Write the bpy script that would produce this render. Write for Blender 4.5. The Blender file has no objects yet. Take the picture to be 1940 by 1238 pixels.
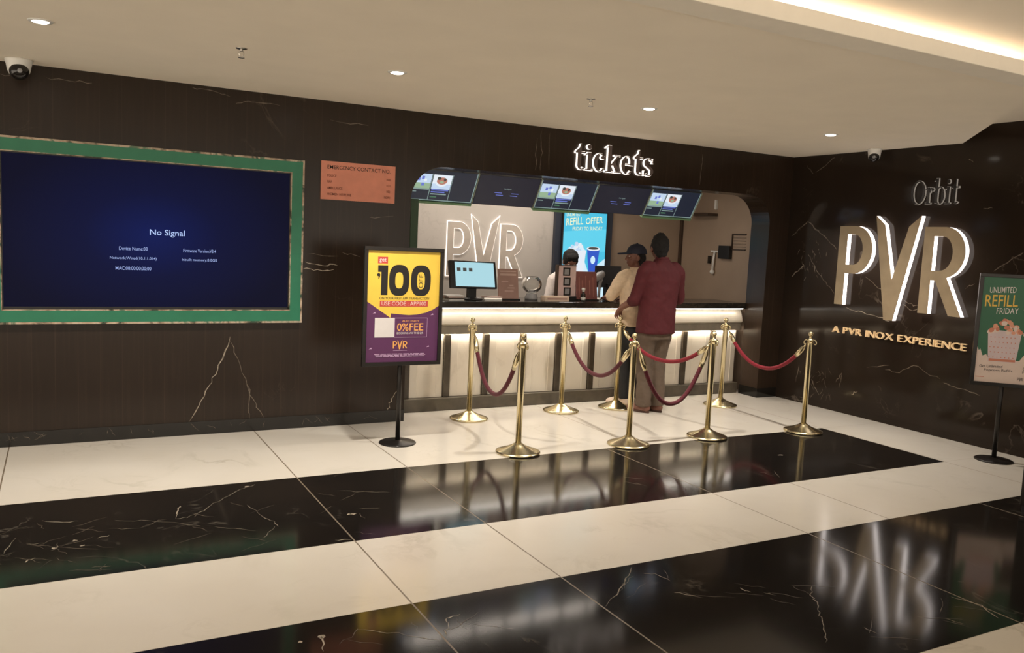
import bpy, bmesh, math, random
from mathutils import Vector, Matrix
random.seed(7)
PI = math.pi
SC = bpy.context.scene
COL = SC.collection

# ------------------------------------------------------------------ materials
def _nt(name):
    m = bpy.data.materials.new(name)
    m.use_nodes = True
    nt = m.node_tree
    return m, nt, nt.nodes['Principled BSDF']

def N(nt, t, **kw):
    n = nt.nodes.new(t)
    for k, v in kw.items():
        if k in n.inputs: n.inputs[k].default_value = v
        else: setattr(n, k, v)
    return n

def math_(nt, op, a, b=None, clamp=False):
    n = nt.nodes.new('ShaderNodeMath'); n.operation = op; n.use_clamp = clamp
    for i, s in enumerate((a, b)):
        if s is None: continue
        if isinstance(s, (int, float)): n.inputs[i].default_value = s
        else: nt.links.new(s, n.inputs[i])
    return n.outputs[0]

def ramp(nt, fac, stops):
    n = nt.nodes.new('ShaderNodeValToRGB')
    el = n.color_ramp.elements
    while len(el) < len(stops): el.new(0.5)
    for e, (p, c) in zip(el, stops):
        e.position = p
        e.color = (c, c, c, 1) if isinstance(c, (int, float)) else (*c, 1)
    nt.links.new(fac, n.inputs[0])
    return n.outputs[0]

def mix(nt, fac, a, b):
    n = nt.nodes.new('ShaderNodeMix'); n.data_type = 'RGBA'
    for i, s in ((0, fac), (6, a), (7, b)):
        if isinstance(s, (int, float)): n.inputs[i].default_value = s
        elif isinstance(s, tuple): n.inputs[i].default_value = (*s, 1)
        else: nt.links.new(s, n.inputs[i])
    return n.outputs[2]

def srgb(r, g, b):
    f = lambda c: (c/255/12.72) if c/255 <= .04045 else ((c/255+.055)/1.055)**2.4
    return (f(r), f(g), f(b))

def mat(name, col, rough=.5, metal=0., emit=None, strength=0., var=.08, scale=12., spec=.5, coat=0., bump=0., sheen=0.):
    """plain procedural material: a colour gently broken up by noise"""
    m, nt, b = _nt(name)
    tc = N(nt, 'ShaderNodeTexCoord')
    no = N(nt, 'ShaderNodeTexNoise'); no.inputs['Scale'].default_value = scale; no.inputs['Detail'].default_value = 4
    nt.links.new(tc.outputs['Object'], no.inputs['Vector'])
    lo = tuple(c*(1-var) for c in col); hi = tuple(min(1, c*(1+var)) for c in col)
    c = ramp(nt, no.outputs['Fac'], [(.3, lo), (.7, hi)])
    nt.links.new(c, b.inputs['Base Color'])
    b.inputs['Roughness'].default_value = rough
    b.inputs['Metallic'].default_value = metal
    b.inputs['Specular IOR Level'].default_value = spec
    b.inputs['Coat Weight'].default_value = coat
    b.inputs['Coat Roughness'].default_value = .05
    if sheen:
        b.inputs['Sheen Weight'].default_value = sheen
    if bump:
        bn = N(nt, 'ShaderNodeBump'); bn.inputs['Strength'].default_value = bump; bn.inputs['Distance'].default_value = .004
        nt.links.new(no.outputs['Fac'], bn.inputs['Height']); nt.links.new(bn.outputs[0], b.inputs['Normal'])
    if emit:
        b.inputs['Emission Color'].default_value = (*emit, 1)
        b.inputs['Emission Strength'].default_value = strength
    return m

def glow(name, col, strength, base=(.02, .02, .02)):
    return mat(name, base, .4, emit=col, strength=strength)

def vein_mask(nt, vec, scale, width, distort=.8, detail=7.):
    no = N(nt, 'ShaderNodeTexNoise'); no.inputs['Scale'].default_value = scale
    no.inputs['Detail'].default_value = detail; no.inputs['Distortion'].default_value = distort
    no.inputs['Roughness'].default_value = .55
    nt.links.new(vec, no.inputs['Vector'])
    d = math_(nt, 'ABSOLUTE', math_(nt, 'SUBTRACT', no.outputs['Fac'], .5))
    return ramp(nt, d, [(0., 1.), (width, 0.)])

def patch_mask(nt, vec, scale, lo, hi):
    no = N(nt, 'ShaderNodeTexNoise'); no.inputs['Scale'].default_value = scale; no.inputs['Detail'].default_value = 3
    nt.links.new(vec, no.inputs['Vector'])
    return ramp(nt, no.outputs['Fac'], [(lo, 0.), (hi, 1.)])

def marble(name, base, base2, vein, vscale, vwidth, vamt, rough, strips=0., spec=.5, plo=.5, phi=.7, coat=0.):
    m, nt, b = _nt(name)
    tc = N(nt, 'ShaderNodeTexCoord')
    vec = tc.outputs['Object']
    cloud = patch_mask(nt, vec, 1.7, .3, .7)
    col = mix(nt, cloud, base, base2)
    if strips:
        sx = N(nt, 'ShaderNodeSeparateXYZ'); nt.links.new(vec, sx.inputs[0])
        u = math_(nt, 'DIVIDE', sx.outputs[0], strips)
        wn = N(nt, 'ShaderNodeTexWhiteNoise'); wn.noise_dimensions = '1D'
        nt.links.new(math_(nt, 'FLOOR', u), wn.inputs['W'])
        dark = tuple(c*.72 for c in base)
        col = mix(nt, math_(nt, 'MULTIPLY', wn.outputs['Value'], .6), col, dark)
        mp = N(nt, 'ShaderNodeMapping'); mp.inputs['Scale'].default_value = (38, 38, 1.6)
        nt.links.new(vec, mp.inputs[0])
        gr = N(nt, 'ShaderNodeTexNoise'); gr.inputs['Scale'].default_value = 1.; gr.inputs['Detail'].default_value = 4
        nt.links.new(mp.outputs[0], gr.inputs['Vector'])
        col = mix(nt, ramp(nt, gr.outputs['Fac'], [(.5, 0.), (.8, .22)]), col, tuple(c*1.9 for c in base))
        fr = math_(nt, 'FRACT', u)
        joint = math_(nt, 'LESS_THAN', fr, .022)
        col = mix(nt, math_(nt, 'MULTIPLY', joint, .3), col, tuple(c*2.4 for c in base))
    v1 = vein_mask(nt, vec, vscale, vwidth)
    v1 = math_(nt, 'MULTIPLY', v1, patch_mask(nt, vec, vscale*.9, plo, phi))
    v2 = vein_mask(nt, vec, vscale*2.7, vwidth*.8, 1.2)
    v2 = math_(nt, 'MULTIPLY', math_(nt, 'MULTIPLY', v2, patch_mask(nt, vec, vscale*1.6, plo+.05, phi+.05)), .6)
    col = mix(nt, math_(nt, 'MULTIPLY', math_(nt, 'ADD', v1, v2, True), vamt), col, vein)
    nt.links.new(col, b.inputs['Base Color'])
    b.inputs['Roughness'].default_value = rough
    b.inputs['Specular IOR Level'].default_value = spec
    if coat:
        b.inputs['Coat Weight'].default_value = coat; b.inputs['Coat Roughness'].default_value = .03
    return m

M = {}
M['wall'] = marble('dark_strip_marble', (.028, .0180, .0120), (.021, .0132, .0088), (.20, .16, .12), 1.1, .008, .35, .22, strips=.141, plo=.58, phi=.72, spec=.28)
M['wall_gloss'] = marble('polished_dark_marble', (.026, .0180, .0130), (.018, .0125, .0090), (.30, .24, .19), 1.5, .012, .45, .10, plo=.55, phi=.72, spec=.20)
M['vein'] = mat('white_vein', (.30, .25, .19), .3, var=.5, scale=60)
M['vein_floor'] = mat('floor_vein', (.20, .17, .13), .2, var=.6, scale=60)
M['vein_faint'] = mat('faint_vein', (.14, .11, .08), .3, var=.6, scale=60)
M['vein_bright'] = mat('bright_vein', (.55, .50, .43), .3, var=.5, scale=60)
M['floor_white'] = marble('white_floor_marble', (.64, .595, .525), (.60, .55, .475), (.38, .34, .27), 1.6, .035, .55, .16, spec=.4, plo=.5, phi=.75)
M['floor_black'] = marble('black_floor_marble', (.0085, .0075, .0070), (.013, .0105, .0088), (.22, .19, .15), 2.4, .010, .5, .10, plo=.53, phi=.72)
M['joint'] = mat('tile_joint', (.16, .125, .085), .5)
M['ceiling'] = mat('painted_plaster', (.93, .845, .715), .85, var=.02, scale=3)
M['ceiling_trim'] = mat('painted_trim', (.90, .84, .74), .8, var=.02)
M['base'] = mat('black_baseboard', (.010, .0085, .007), .12, var=.3)
M['counter_marble'] = marble('cream_marble', (.66, .60, .50), (.58, .51, .41), (.36, .30, .22), 2.2, .04, .5, .22, plo=.5, phi=.75)
M['counter_dark'] = mat('dark_counter_stone', (.020, .016, .0125), .14, var=.3)
M['rib'] = mat('brown_rib_stone', (.055, .042, .028), .25, var=.25)
M['fascia'] = mat('grey_fascia_stone', (.20, .17, .13), .35, var=.15)
M['plinth'] = mat('grey_plinth_stone', (.075, .062, .045), .3, var=.2)
M['booth_marble'] = marble('booth_marble', (.50, .465, .43), (.44, .41, .375), (.30, .275, .25), 1.8, .03, .5, .35, plo=.45, phi=.7)
M['booth_side'] = mat('booth_side_panel', (.33, .245, .18), .5, var=.08, scale=2)
M['brown_trim'] = mat('brown_trim', (.045, .025, .014), .45)
M['black'] = mat('black_plastic', (.012, .012, .013), .35, var=.2)
M['black_satin'] = mat('black_satin_metal', (.016, .013, .011), .32, var=.2, metal=.3)
M['brass'] = mat('polished_brass', (.76, .66, .42), .22, metal=1., var=.05, scale=20)
M['rope'] = mat('maroon_velvet', (.095, .008, .016), .85, var=.25, scale=80, sheen=.08)
M['rope_red'] = mat('red_velvet', (.22, .006, .018), .85, var=.25, scale=80, sheen=.08)
M['green'] = mat('green_band', srgb(38, 118, 88), .45, var=.06)
M['green_dark'] = mat('dark_green_edge', srgb(58, 84, 62), .5)
def _pattern():
    m, nt, b = _nt('floral_border')
    tc = N(nt, 'ShaderNodeTexCoord')
    no = N(nt, 'ShaderNodeTexNoise'); no.inputs['Scale'].default_value = 7; no.inputs['Detail'].default_value = 5; no.inputs['Distortion'].default_value = 1.5
    nt.links.new(tc.outputs['Object'], no.inputs['Vector'])
    c = ramp(nt, no.outputs['Fac'], [(.36, (.03, .05, .03)), (.46, (.42, .30, .21)), (.55, (.55, .44, .33)), (.64, (.10, .16, .10))])
    nt.links.new(c, b.inputs['Base Color']); b.inputs['Roughness'].default_value = .5
    return m
M['pattern'] = _pattern()
M['bronze_face'] = mat('bronze_letter_face', (.46, .36, .235), .38, metal=.55, var=.12, scale=5)
M['edge_glow'] = glow('letter_edge_light', (1., .90, .86), 3.6, (.5, .5, .5))
M['halo_glow'] = glow('letter_halo_light', (1., .88, .78), 1.7, (.5, .5, .5))
M['stone_face'] = mat('stone_letter_face', (.46, .41, .36), .5)
M['ticket_face'] = mat('dark_letter_face', (.12, .09, .085), .4)
M['dim_edge'] = glow('dim_letter_edge', (.95, .82, .68), .22, (.10, .09, .08))
M['gold'] = mat('gold_letters', (.86, .62, .34), .35, metal=.35, var=.1, emit=(1., .68, .36), strength=.22)  # weak emission put in so the gold metal does not render dark
M['white_plastic'] = mat('white_plastic', (.72, .71, .68), .35, var=.03)
M['grey_plastic'] = mat('grey_plastic', (.30, .30, .31), .4)
M['chrome'] = mat('chrome', (.7, .68, .64), .2, metal=1.)
M['lamp'] = glow('lamp_lens', (1., .92, .80), 14., (.8, .8, .8))
M['led'] = glow('warm_led', (1., .91, .78), 95., (.8, .8, .8))
M['led2'] = glow('warm_led_upper', (1., .91, .80), 22., (.8, .8, .8))
M['cove'] = glow('cove_led', (1., .84, .68), 22., (.8, .8, .8))
def _glass():
    m, nt, b = _nt('clear_acrylic')
    tc = N(nt, 'ShaderNodeTexCoord'); no = N(nt, 'ShaderNodeTexNoise'); nt.links.new(tc.outputs['Object'], no.inputs['Vector'])
    nt.links.new(ramp(nt, no.outputs['Fac'], [(.3, .02), (.7, .05)]), b.inputs['Roughness'])
    b.inputs['Base Color'].default_value = (.95, .95, .93, 1); b.inputs['Transmission Weight'].default_value = 1.; b.inputs['IOR'].default_value = 1.3
    return m
M['glass'] = _glass()

# ------------------------------------------------------------------ mesh helpers
class MB:
    def __init__(self): self.v = []; self.f = []; self.m = []; self.s = []; self.mats = []
    def mi(self, m):
        if m not in self.mats: self.mats.append(m)
        return self.mats.index(m)
    def add(self, vs, fs, m, smooth=False):
        o = len(self.v); k = self.mi(m)
        self.v += [tuple(p) for p in vs]
        for f in fs:
            self.f.append([o+i for i in f]); self.m.append(k); self.s.append(smooth)
    def box(self, x0, x1, y0, y1, z0, z1, m, T=None):
        vs = [(x, y, z) for x in (x0, x1) for y in (y0, y1) for z in (z0, z1)]
        if T: vs = [T @ Vector(p) for p in vs]
        self.add(vs, [(0,1,3,2),(4,6,7,5),(0,4,5,1),(2,3,7,6),(0,2,6,4),(1,5,7,3)], m)
    def prism(self, pts, fn, d, m):
        """polygon pts (2D), fn(a,b,t)->3D, t in (0,d)"""
        n = len(pts)
        vs = [fn(a, b, 0) for a, b in pts] + [fn(a, b, d) for a, b in pts]
        self.add(vs, [tuple(range(n)), tuple(range(2*n-1, n-1, -1))] + [(i, i+n, (i+1) % n+n, (i+1) % n) for i in range(n)], m)
    def lathe(self, prof, c, m, n=32, T=None, smooth=True):
        vs = []; fs = []
        for r, z in prof:
            for i in range(n):
                a = 2*PI*i/n; vs.append(Vector((r*math.cos(a), r*math.sin(a), z)))
        for j in range(len(prof)-1):
            for i in range(n):
                fs.append((j*n+i, j*n+(i+1) % n, (j+1)*n+(i+1) % n, (j+1)*n+i))
        fs.append(tuple(range(n-1, -1, -1))); k = (len(prof)-1)*n; fs.append(tuple(range(k, k+n)))
        if T: vs = [T @ p for p in vs]
        self.add([p+Vector(c) for p in vs], fs, m, smooth)
    def tube(self, pts, rad, m, n=12, caps=True):
        pts = [Vector(p) for p in pts]
        if not isinstance(rad, (list, tuple)): rad = [rad]*len(pts)
        vs = []; fs = []; prev = None
        for i, p in enumerate(pts):
            t = (pts[min(i+1, len(pts)-1)]-pts[max(i-1, 0)]).normalized()
            if prev is None: u = t.cross(Vector((0, 0, 1)) if abs(t.z) < .9 else Vector((1, 0, 0))).normalized()
            else: u = (prev-t*prev.dot(t)).normalized()
            prev = u; w = t.cross(u)
            for k in range(n):
                a = 2*PI*k/n; vs.append(p+(u*math.cos(a)+w*math.sin(a))*rad[i])
        for i in range(len(pts)-1):
            for k in range(n): fs.append((i*n+k, i*n+(k+1) % n, (i+1)*n+(k+1) % n, (i+1)*n+k))
        if caps: fs.append(tuple(range(n-1, -1, -1))); q = (len(pts)-1)*n; fs.append(tuple(range(q, q+n)))
        self.add(vs, fs, m, True)
    def ball(self, c, r, m, n=16, rings=10):
        r = (r, r, r) if isinstance(r, (int, float)) else r
        prof = [(max(1e-4, math.sin(PI*j/rings)), -math.cos(PI*j/rings)) for j in range(rings+1)]
        self.lathe(prof, c, m, n, Matrix.Diagonal((*r, 1)).to_3x3())
    def ribbon(self, pts, fn, w, m, jit=.012, sub=4):
        P = [Vector((a, b)) for a, b in pts]; Q = []
        for i in range(len(P)-1):
            for k in range(sub):
                q = P[i].lerp(P[i+1], k/sub)
                if i+k > 0: q += Vector((random.uniform(-jit, jit), random.uniform(-jit, jit)))
                Q.append(q)
        Q.append(P[-1]); vs = []
        for i, q in enumerate(Q):
            t = (Q[min(i+1, len(Q)-1)]-Q[max(i-1, 0)]).normalized(); nn = Vector((-t.y, t.x))
            ww = w*random.uniform(.25, 1.)*(.3 if i in (0, len(Q)-1) else 1)*.5
            vs += [fn(*(q+nn*ww)), fn(*(q-nn*ww))]
        self.add(vs, [(2*i, 2*i+1, 2*i+3, 2*i+2) for i in range(len(Q)-1)], m)
    def build(self, name, parent=None, bevel=0., fix=True, seg=2):
        me = bpy.data.meshes.new(name)
        o = [0, 0, 0]
        me.from_pydata(self.v, [], self.f)
        for m in self.mats: me.materials.append(M[m] if isinstance(m, str) else m)
        me.polygons.foreach_set('material_index', self.m)
        me.polygons.foreach_set('use_smooth', self.s)
        if fix:
            bm = bmesh.new(); bm.from_mesh(me); bmesh.ops.recalc_face_normals(bm, faces=bm.faces); bm.to_mesh(me); bm.free()
        me.update()
        ob = bpy.data.objects.new(name, me); COL.objects.link(ob)
        if parent:
            ob.parent = parent
        if bevel:
            b = ob.modifiers.new('bevel', 'BEVEL'); b.width = bevel; b.segments = seg; b.limit_method = 'ANGLE'; b.angle_limit = math.radians(40)
        return ob

def tag(o, label, cat, group=None, kind=None):
    o['label'] = label; o['category'] = cat
    if group: o['group'] = group
    if kind: o['kind'] = kind
    return o
def thing(name, label, cat, loc=(0, 0, 0), rz=0., group=None):
    o = bpy.data.objects.new(name, None); COL.objects.link(o); o.location = loc; o.rotation_euler = (0, 0, rz)
    o.empty_display_size = .05
    return tag(o, label, cat, group)
def structure(o):
    o['kind'] = 'structure'; return o
def dup(root, loc, label, rz=None):
    r = root.copy(); COL.objects.link(r); r.location = loc; r['label'] = label
    if rz is not None: r.rotation_euler = (0, 0, rz)
    for ch in list(root.children):
        c = ch.copy(); COL.objects.link(c); c.parent = r
        for g in list(ch.children):
            d = g.copy(); COL.objects.link(d); d.parent = c
    return r

def ob_mesh(ob):
    dg = bpy.context.evaluated_depsgraph_get(); dg.update()
    me = bpy.data.meshes.new_from_object(ob.evaluated_get(dg), depsgraph=dg)
    return me
_tc = {}
def text2d(body, bold=0.):
    bold = min(bold, .03)*.2
    """flat glyph mesh of the built-in font: verts (x,y), faces, bounds"""
    if (body, bold) in _tc: return _tc[(body, bold)]
    cu = bpy.data.curves.new('t', 'FONT'); cu.body = body; cu.offset = bold; cu.resolution_u = 3; cu.fill_mode = 'BOTH'
    ob = bpy.data.objects.new('t', cu); COL.objects.link(ob)
    me = ob_mesh(ob)
    vs = [(v.co.x, v.co.y) for v in me.vertices]; fs = [tuple(p.vertices) for p in me.polygons]
    bpy.data.objects.remove(ob); bpy.data.curves.remove(cu); bpy.data.meshes.remove(me)
    xs = [v[0] for v in vs]; ys = [v[1] for v in vs]
    r = (vs, fs, (min(xs), max(xs), min(ys), max(ys))); _tc[(body, bold)] = r
    return r
def glyph(splines, extrude, offset=0., z=0.):
    """filled, extruded outline (list of closed 2D loops, holes included) -> verts, faces"""
    cu = bpy.data.curves.new('g', 'CURVE'); cu.dimensions = '2D'; cu.fill_mode = 'BOTH'; cu.extrude = extrude/2; cu.offset = offset
    for lp in splines:
        s = cu.splines.new('POLY'); s.points.add(len(lp)-1); s.use_cyclic_u = True
        for p, (x, y) in zip(s.points, lp): p.co = (x, y, 0, 1)
    ob = bpy.data.objects.new('g', cu); COL.objects.link(ob)
    me = ob_mesh(ob)
    vs = [(v.co.x, v.co.y, v.co.z+z) for v in me.vertices]; fs = [tuple(p.vertices) for p in me.polygons]
    bpy.data.objects.remove(ob); bpy.data.curves.remove(cu); bpy.data.meshes.remove(me)
    return vs, fs

class Print:
    """flat printed sheet: u right, v DOWN (both 0..1), layers 0.5 mm apart"""
    def __init__(self, mb, origin, right, down, nrm, w, h, step=.0006):
        self.mb = mb; self.o = Vector(origin); self.r = Vector(right); self.d = Vector(down); self.n = Vector(nrm); self.w = w; self.h = h; self.l = 0; self.step = step
    def P(self, u, v): return self.o+self.r*(u*self.w)+self.d*(v*self.h)+self.n*(self.l*self.step)
    def poly(self, pts, m, layer=None):
        self.l = (self.l+1) if layer is None else layer
        self.mb.add([self.P(u, v) for u, v in pts], [tuple(range(len(pts)))], m)
    def rect(self, u0, v0, u1, v1, m, layer=None): self.poly([(u0, v0), (u1, v0), (u1, v1), (u0, v1)], m, layer)
    def disc(self, u, v, ru, rv, m, layer=None, n=24): self.poly([(u+ru*math.cos(2*PI*i/n), v+rv*math.sin(2*PI*i/n)) for i in range(n)], m, layer)
    def text(self, body, u0, v0, u1, v1, m, bold=0., layer=None, rot=False, slant=0.):
        self.l = (self.l+1) if layer is None else layer
        vs, fs, (a, b, c, d) = text2d(body, bold)
        out = []
        for x, y in vs:
            s = (x-a)/(b-a); t = (d-y)/(d-c)
            if rot: s, t = t, 1-s
            out.append(self.P(u0+(u1-u0)*s, v0+(v1-v0)*t - slant*s))
        self.mb.add(out, fs, m)

def arc(cx, cy, rx, ry, a0, a1, n=14):
    return [(cx+rx*math.cos(math.radians(a0+(a1-a0)*i/n)), cy+ry*math.sin(math.radians(a0+(a1-a0)*i/n))) for i in range(n+1)]

# ------------------------------------------------------------------ room
HC = 2.578
FV=[[(-6966,-1689),(-6863,-1753),(-6800,-1758)],[(-6628,-1816),(-6508,-1861),(-6364,-1948),(-6224,-2066)],[(-6338,-1892),(-6280,-1897),(-6176,-1798),(-6082,-1666),(-5930,-1483),(-5830,-1413)],[(-6338,-1892),(-6318,-1762),(-6294,-1682)],[(-7031,-2023),(-6940,-2044)],[(-7115,-2124),(-7076,-1921)],[(-7023,-2275),(-6985,-2227)],[(-6757,-2442),(-6677,-2455)],[(-6169,-2087),(-6082,-2157),(-5986,-2225)],[(-6922,-2160),(-6894,-2104)],[(-6831,-2058),(-6814,-2051)],[(-6661,-1931),(-6536,-1978)],[(-6719,-2058),(-6666,-2035)],[(-5946,-1791),(-5907,-2020),(-5866,-2120),(-5864,-2202)],[(-5975,-2346),(-5882,-2195)],[(-5645,-2503),(-5559,-2521)],[(-5377,-2057),(-5263,-2099)],[(-5399,-1706),(-5250,-1777),(-5110,-1840)],[(-5987,-3481),(-6014,-3604)],[(-5854,-3483),(-5710,-3580),(-5580,-3688)],[(-5477,-3529),(-5498,-3596),(-5539,-3670)],[(-5477,-3529),(-5410,-3518)],[(-4421,-3374),(-4570,-3515),(-4792,-3693)],[(-4411,-3456),(-4356,-3491),(-4346,-3582)],[(-4415,-3695),(-4343,-3758)],[(-3577,-2140),(-3504,-2236)],[(-3742,-3890),(-3816,-3952),(-3860,-4023),(-3915,-4085),(-3977,-4156),(-4062,-4243),(-4147,-4323)],[(-4082,-3770),(-4072,-3829)],[(-4018,-3851),(-3989,-3899)],[(-3461,-4372),(-3427,-4449)],[(-3209,-4237),(-3158,-4346),(-3222,-4471)],[(-3876,-4292),(-3875,-4352)],[(-2354,-2292),(-2444,-2424)]]
FSPOT=[(-5452,-2140,.008,.006),(-5448,-2145,.030,.016),(-5990,-3492,.022,.014),(-6076,-3500,.012,.01),(-6908,-2132,.02,.01),(-6822,-2055,.016,.01),(-6790,-2140,.014,.009),(-1950,-1960,.03,.012),(-5880,-1440,.018,.012)]
BV=[[(-5741,742),(-5822,516),(-5876,400),(-5944,257),(-6031,100)],[(-5740,705),(-5668,526),(-5616,375),(-5592,223),(-5591,95)],[(-5616,375),(-5549,206),(-5481,96)],[(-5183,1324),(-5031,1306),(-4922,1301)],[(-5197,1271),(-5076,1262),(-4952,1270)],[(-5170,1385),(-4924,1377)],[(-4893,1409),(-4734,1376)],[(-6944,2507),(-6808,2506),(-6669,2505)],[(-6026,2556),(-5894,2545),(-5760,2521)],[(-5719,2477),(-5636,2496),(-5397,2500)],[(-5011,2434),(-4700,2423)],[(-7207,2495),(-7099,2491)],[(-4461,98),(-4449,156),(-4418,222),(-4382,266)],[(-3147,2474),(-3152,2193)],[(-3108,2542),(-3096,2350),(-3103,2192)],[(-3020,2542),(-3012,2208)],[(-1255,2503),(-1256,2358),(-1268,2201)],[(-4669,1698),(-4467,1717)]]
RV=[[(-53,1749),(-158,1822),(-261,1894),(-377,1818),(-490,1750),(-658,1623)],[(-295,1569),(-358,1486),(-441,1378),(-556,1287),(-670,1184)],[(-98,1315),(-202,1407),(-254,1439)],[(-835,1054),(-984,1028),(-1158,1012),(-1344,966)],[(-1026,1371),(-1191,1277),(-1287,1219)],[(-1467,1183),(-1570,1141),(-1650,1174)],[(-1464,1144),(-1576,1092),(-1666,1150)],[(-2287,1493),(-2394,1578),(-2519,1661)],[(-2052,1327),(-2133,1380)],[(-149,1549),(-181,1608)],[(-388,1713),(-420,1658)],[(-1132,497),(-1383,559)],[(-1338,508),(-1503,512),(-1638,598),(-1767,548),(-1906,516)],[(-1939,487),(-2086,465),(-2284,434)],[(-474,273),(-522,200),(-590,132)],[(-296,390),(-273,205)],[(-983,208),(-1052,249)],[(-787,294),(-851,399),(-831,239)],[(-307,2405),(-423,2472),(-536,2543)],[(-188,2485),(-276,2394)],[(-1967,2437),(-2013,2409)],[(-2140,2017),(-2223,2018)]]

def floor():
    mb = MB()
    XL = -12.
    rows = [(1.62, -1.349, 'floor_white', [-7.19, -5.556, -4.807, -2.87, -1.084]),
            (-1.349, -2.550, 'floor_black', [-8.8, -7.19, -5.556, -4.807, -3.172]),
            (-2.550, -3.344, 'floor_white', [-8.0, -5.556, -4.807, -3.172, -2.481]),
            (-3.344, -4.539, 'floor_black', [-7.9, -5.556, -4.807, -3.172, -1.6]),
            (-4.539, -5.4, 'floor_white', [-7.2, -5.556, -4.807, -3.172, -2.0]),
            (-5.4, -6.6, 'floor_black', [-7.2, -5.556, -4.0, -2.4]),
            (-6.6, -9.5, 'floor_white', [-7.2, -5.556, -4.0, -2.4])]
    J = .004
    def quad(x0, x1, y1, y0, m): mb.add([(x0, y0, 0), (x1, y0, 0), (x1, y1, 0), (x0, y1, 0)], [(0, 1, 2, 3)], m)
    for y1, y0, m, js in rows:
        xs = [XL]+js+[-.8, 0.]
        for i in range(len(xs)-1):
            mm = 'floor_white' if xs[i] == -.8 else m
            quad(xs[i]+(J if i else 0), xs[i+1]-(J if xs[i+1] < 0 else 0), y1-.0012, y0+.0012, mm)
            if xs[i+1] < 0: quad(xs[i+1]-J, xs[i+1]+J, y1-.0012, y0+.0012, 'joint')
        quad(XL, 0, y0+.0012, y0-.0012, 'joint')
    fn = lambda a, b: (a, b, .0006)
    for k, pl in enumerate(FV):
        mb.ribbon([(a/1000, b/1000) for a, b in pl], fn, .006 if k % 3 else .008, 'vein_floor' if k % 3 else 'vein', .010)
        for q in range(2):      # broken hairlines that run beside the main veins
            a, b = pl[0][0]/1000+random.uniform(-.15, .15), pl[0][1]/1000+random.uniform(-.1, .1)
            inb = (-2.5 < b < -1.4) or (-4.5 < b < -3.4)
            if inb and a < -.9: mb.ribbon([(a, b), (a+random.uniform(-.2, .2), max(b-.1, -2.5 if b > -2.6 else -4.5))], fn, .003, 'vein_faint', .012)
    for x, y, rx, ry in FSPOT:
        c = (x/1000, y/1000)
        mb.add([fn(c[0]+.8*rx*random.uniform(.3, 1.3)*math.cos(2*PI*i/9), c[1]+1.3*ry*random.uniform(.3, 1.3)*math.sin(2*PI*i/9)) for i in range(9)], [tuple(range(9))], 'vein')
    return structure(mb.build('floor', fix=False))
floor()

AX0, AX1, AZ, AR = -4.32, -.28, 2.15, .30     # ticket window: arched opening in the back wall
WT = .265
def back_wall():
    mb = MB()
    fn = lambda a, b, t: (a, t, b)
    mb.prism([(-12, 0), (AX0, 0), (AX0, HC), (-12, HC)], fn, WT, 'wall')
    mb.prism([(AX1, 0), (0, 0), (0, HC), (AX1, HC)], fn, WT, 'wall')
    pts = [(AX0, HC), (AX0, AZ-AR)] + arc(AX0+AR, AZ-AR, AR, AR, 180, 90)[1:] + arc(AX1-AR, AZ-AR, AR, AR, 90, 0) + [(AX1, HC)]
    # header as strips so the concave outline stays clean
    top = [(a, b) for a, b in pts[1:-1]]
    for i in range(len(top)-1):
        (a, b), (c, d) = top[i], top[i+1]
        vs = [(a, 0, b), (c, 0, d), (c, 0, HC), (a, 0, HC), (a, WT, b), (c, WT, d), (c, WT, HC), (a, WT, HC)]
        mb.add(vs, [(0, 1, 2, 3), (7, 6, 5, 4), (0, 4, 5, 1)], 'wall')
    f2 = lambda a, b: (a, -.0007, b)
    for k, pl in enumerate(BV):
        big = k in (0, 3, 4, 12)
        mb.ribbon([(a/1000, b/1000) for a, b in pl], f2, .010 if big else .006, 'vein' if big else 'vein_faint', .010)
    return structure(mb.build('wall_back', fix=False))
back_wall()

def right_wall():
    mb = MB()
    mb.box(0, .15, -9.5, 1.62, 0, 3.2, 'wall_gloss')
    f2 = lambda a, b: (-.0007, a, b)
    for k, pl in enumerate(RV):
        mb.ribbon([(a/1000, b/1000) for a, b in pl], f2, .014 if k in (0, 2, 7) else .009, 'vein' if k in (2, 3, 16) else 'vein_faint', .010)
    for i in range(26):
        a = random.gauss(-.35, .1); b = random.gauss(1.52, .1)
        mb.ribbon([(a, b), (a+random.uniform(-.03, .03), b-random.uniform(.01, .06))], f2, .006, 'vein', .004, 2)
    for i in range(30):
        a = random.uniform(-.75, -.25); b = random.uniform(.12, .42)
        mb.ribbon([(a, b), (a+random.uniform(-.05, .05), b-random.uniform(.01, .09))], f2, .005, 'vein_faint', .006, 2)
    return structure(mb.build('wall_right', fix=False))
right_wall()

def ceiling():
    mb = MB()
    fn = lambda a, b, t: (a, b, HC+t)
    mb.prism([(-12, 0), (0, 0), (0, -1.897), (-1.513, -3.306), (-2.03, -3.784), (-12, -3.784)], fn, .05, 'ceiling')
    mb.add([(-12, -9.5, 2.72), (0, -9.5, 2.72), (0, 0, 2.72), (-12, 0, 2.72)], [(0, 1, 2, 3)], 'ceiling')
    mb.add([(-12, -3.2, HC+.05), (-2.0, -3.2, HC+.05), (-2.0, -3.2, 2.72), (-12, -3.2, 2.72)], [(0, 1, 2, 3)], 'ceiling')
    return structure(mb.build('ceiling'))
ceiling()
mb = MB(); mb.box(-12, -2.03, -3.80, -3.62, HC-.014, HC+.062, 'ceiling_trim'); structure(mb.build('trim_1', bevel=.004))
mb = MB(); mb.box(-12, -2.1, -3.58, -3.56, HC+.051, HC+.066, 'cove')
tag(mb.build('cove_light'), 'warm light strip hidden behind the edge of the dropped ceiling', 'light')

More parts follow.
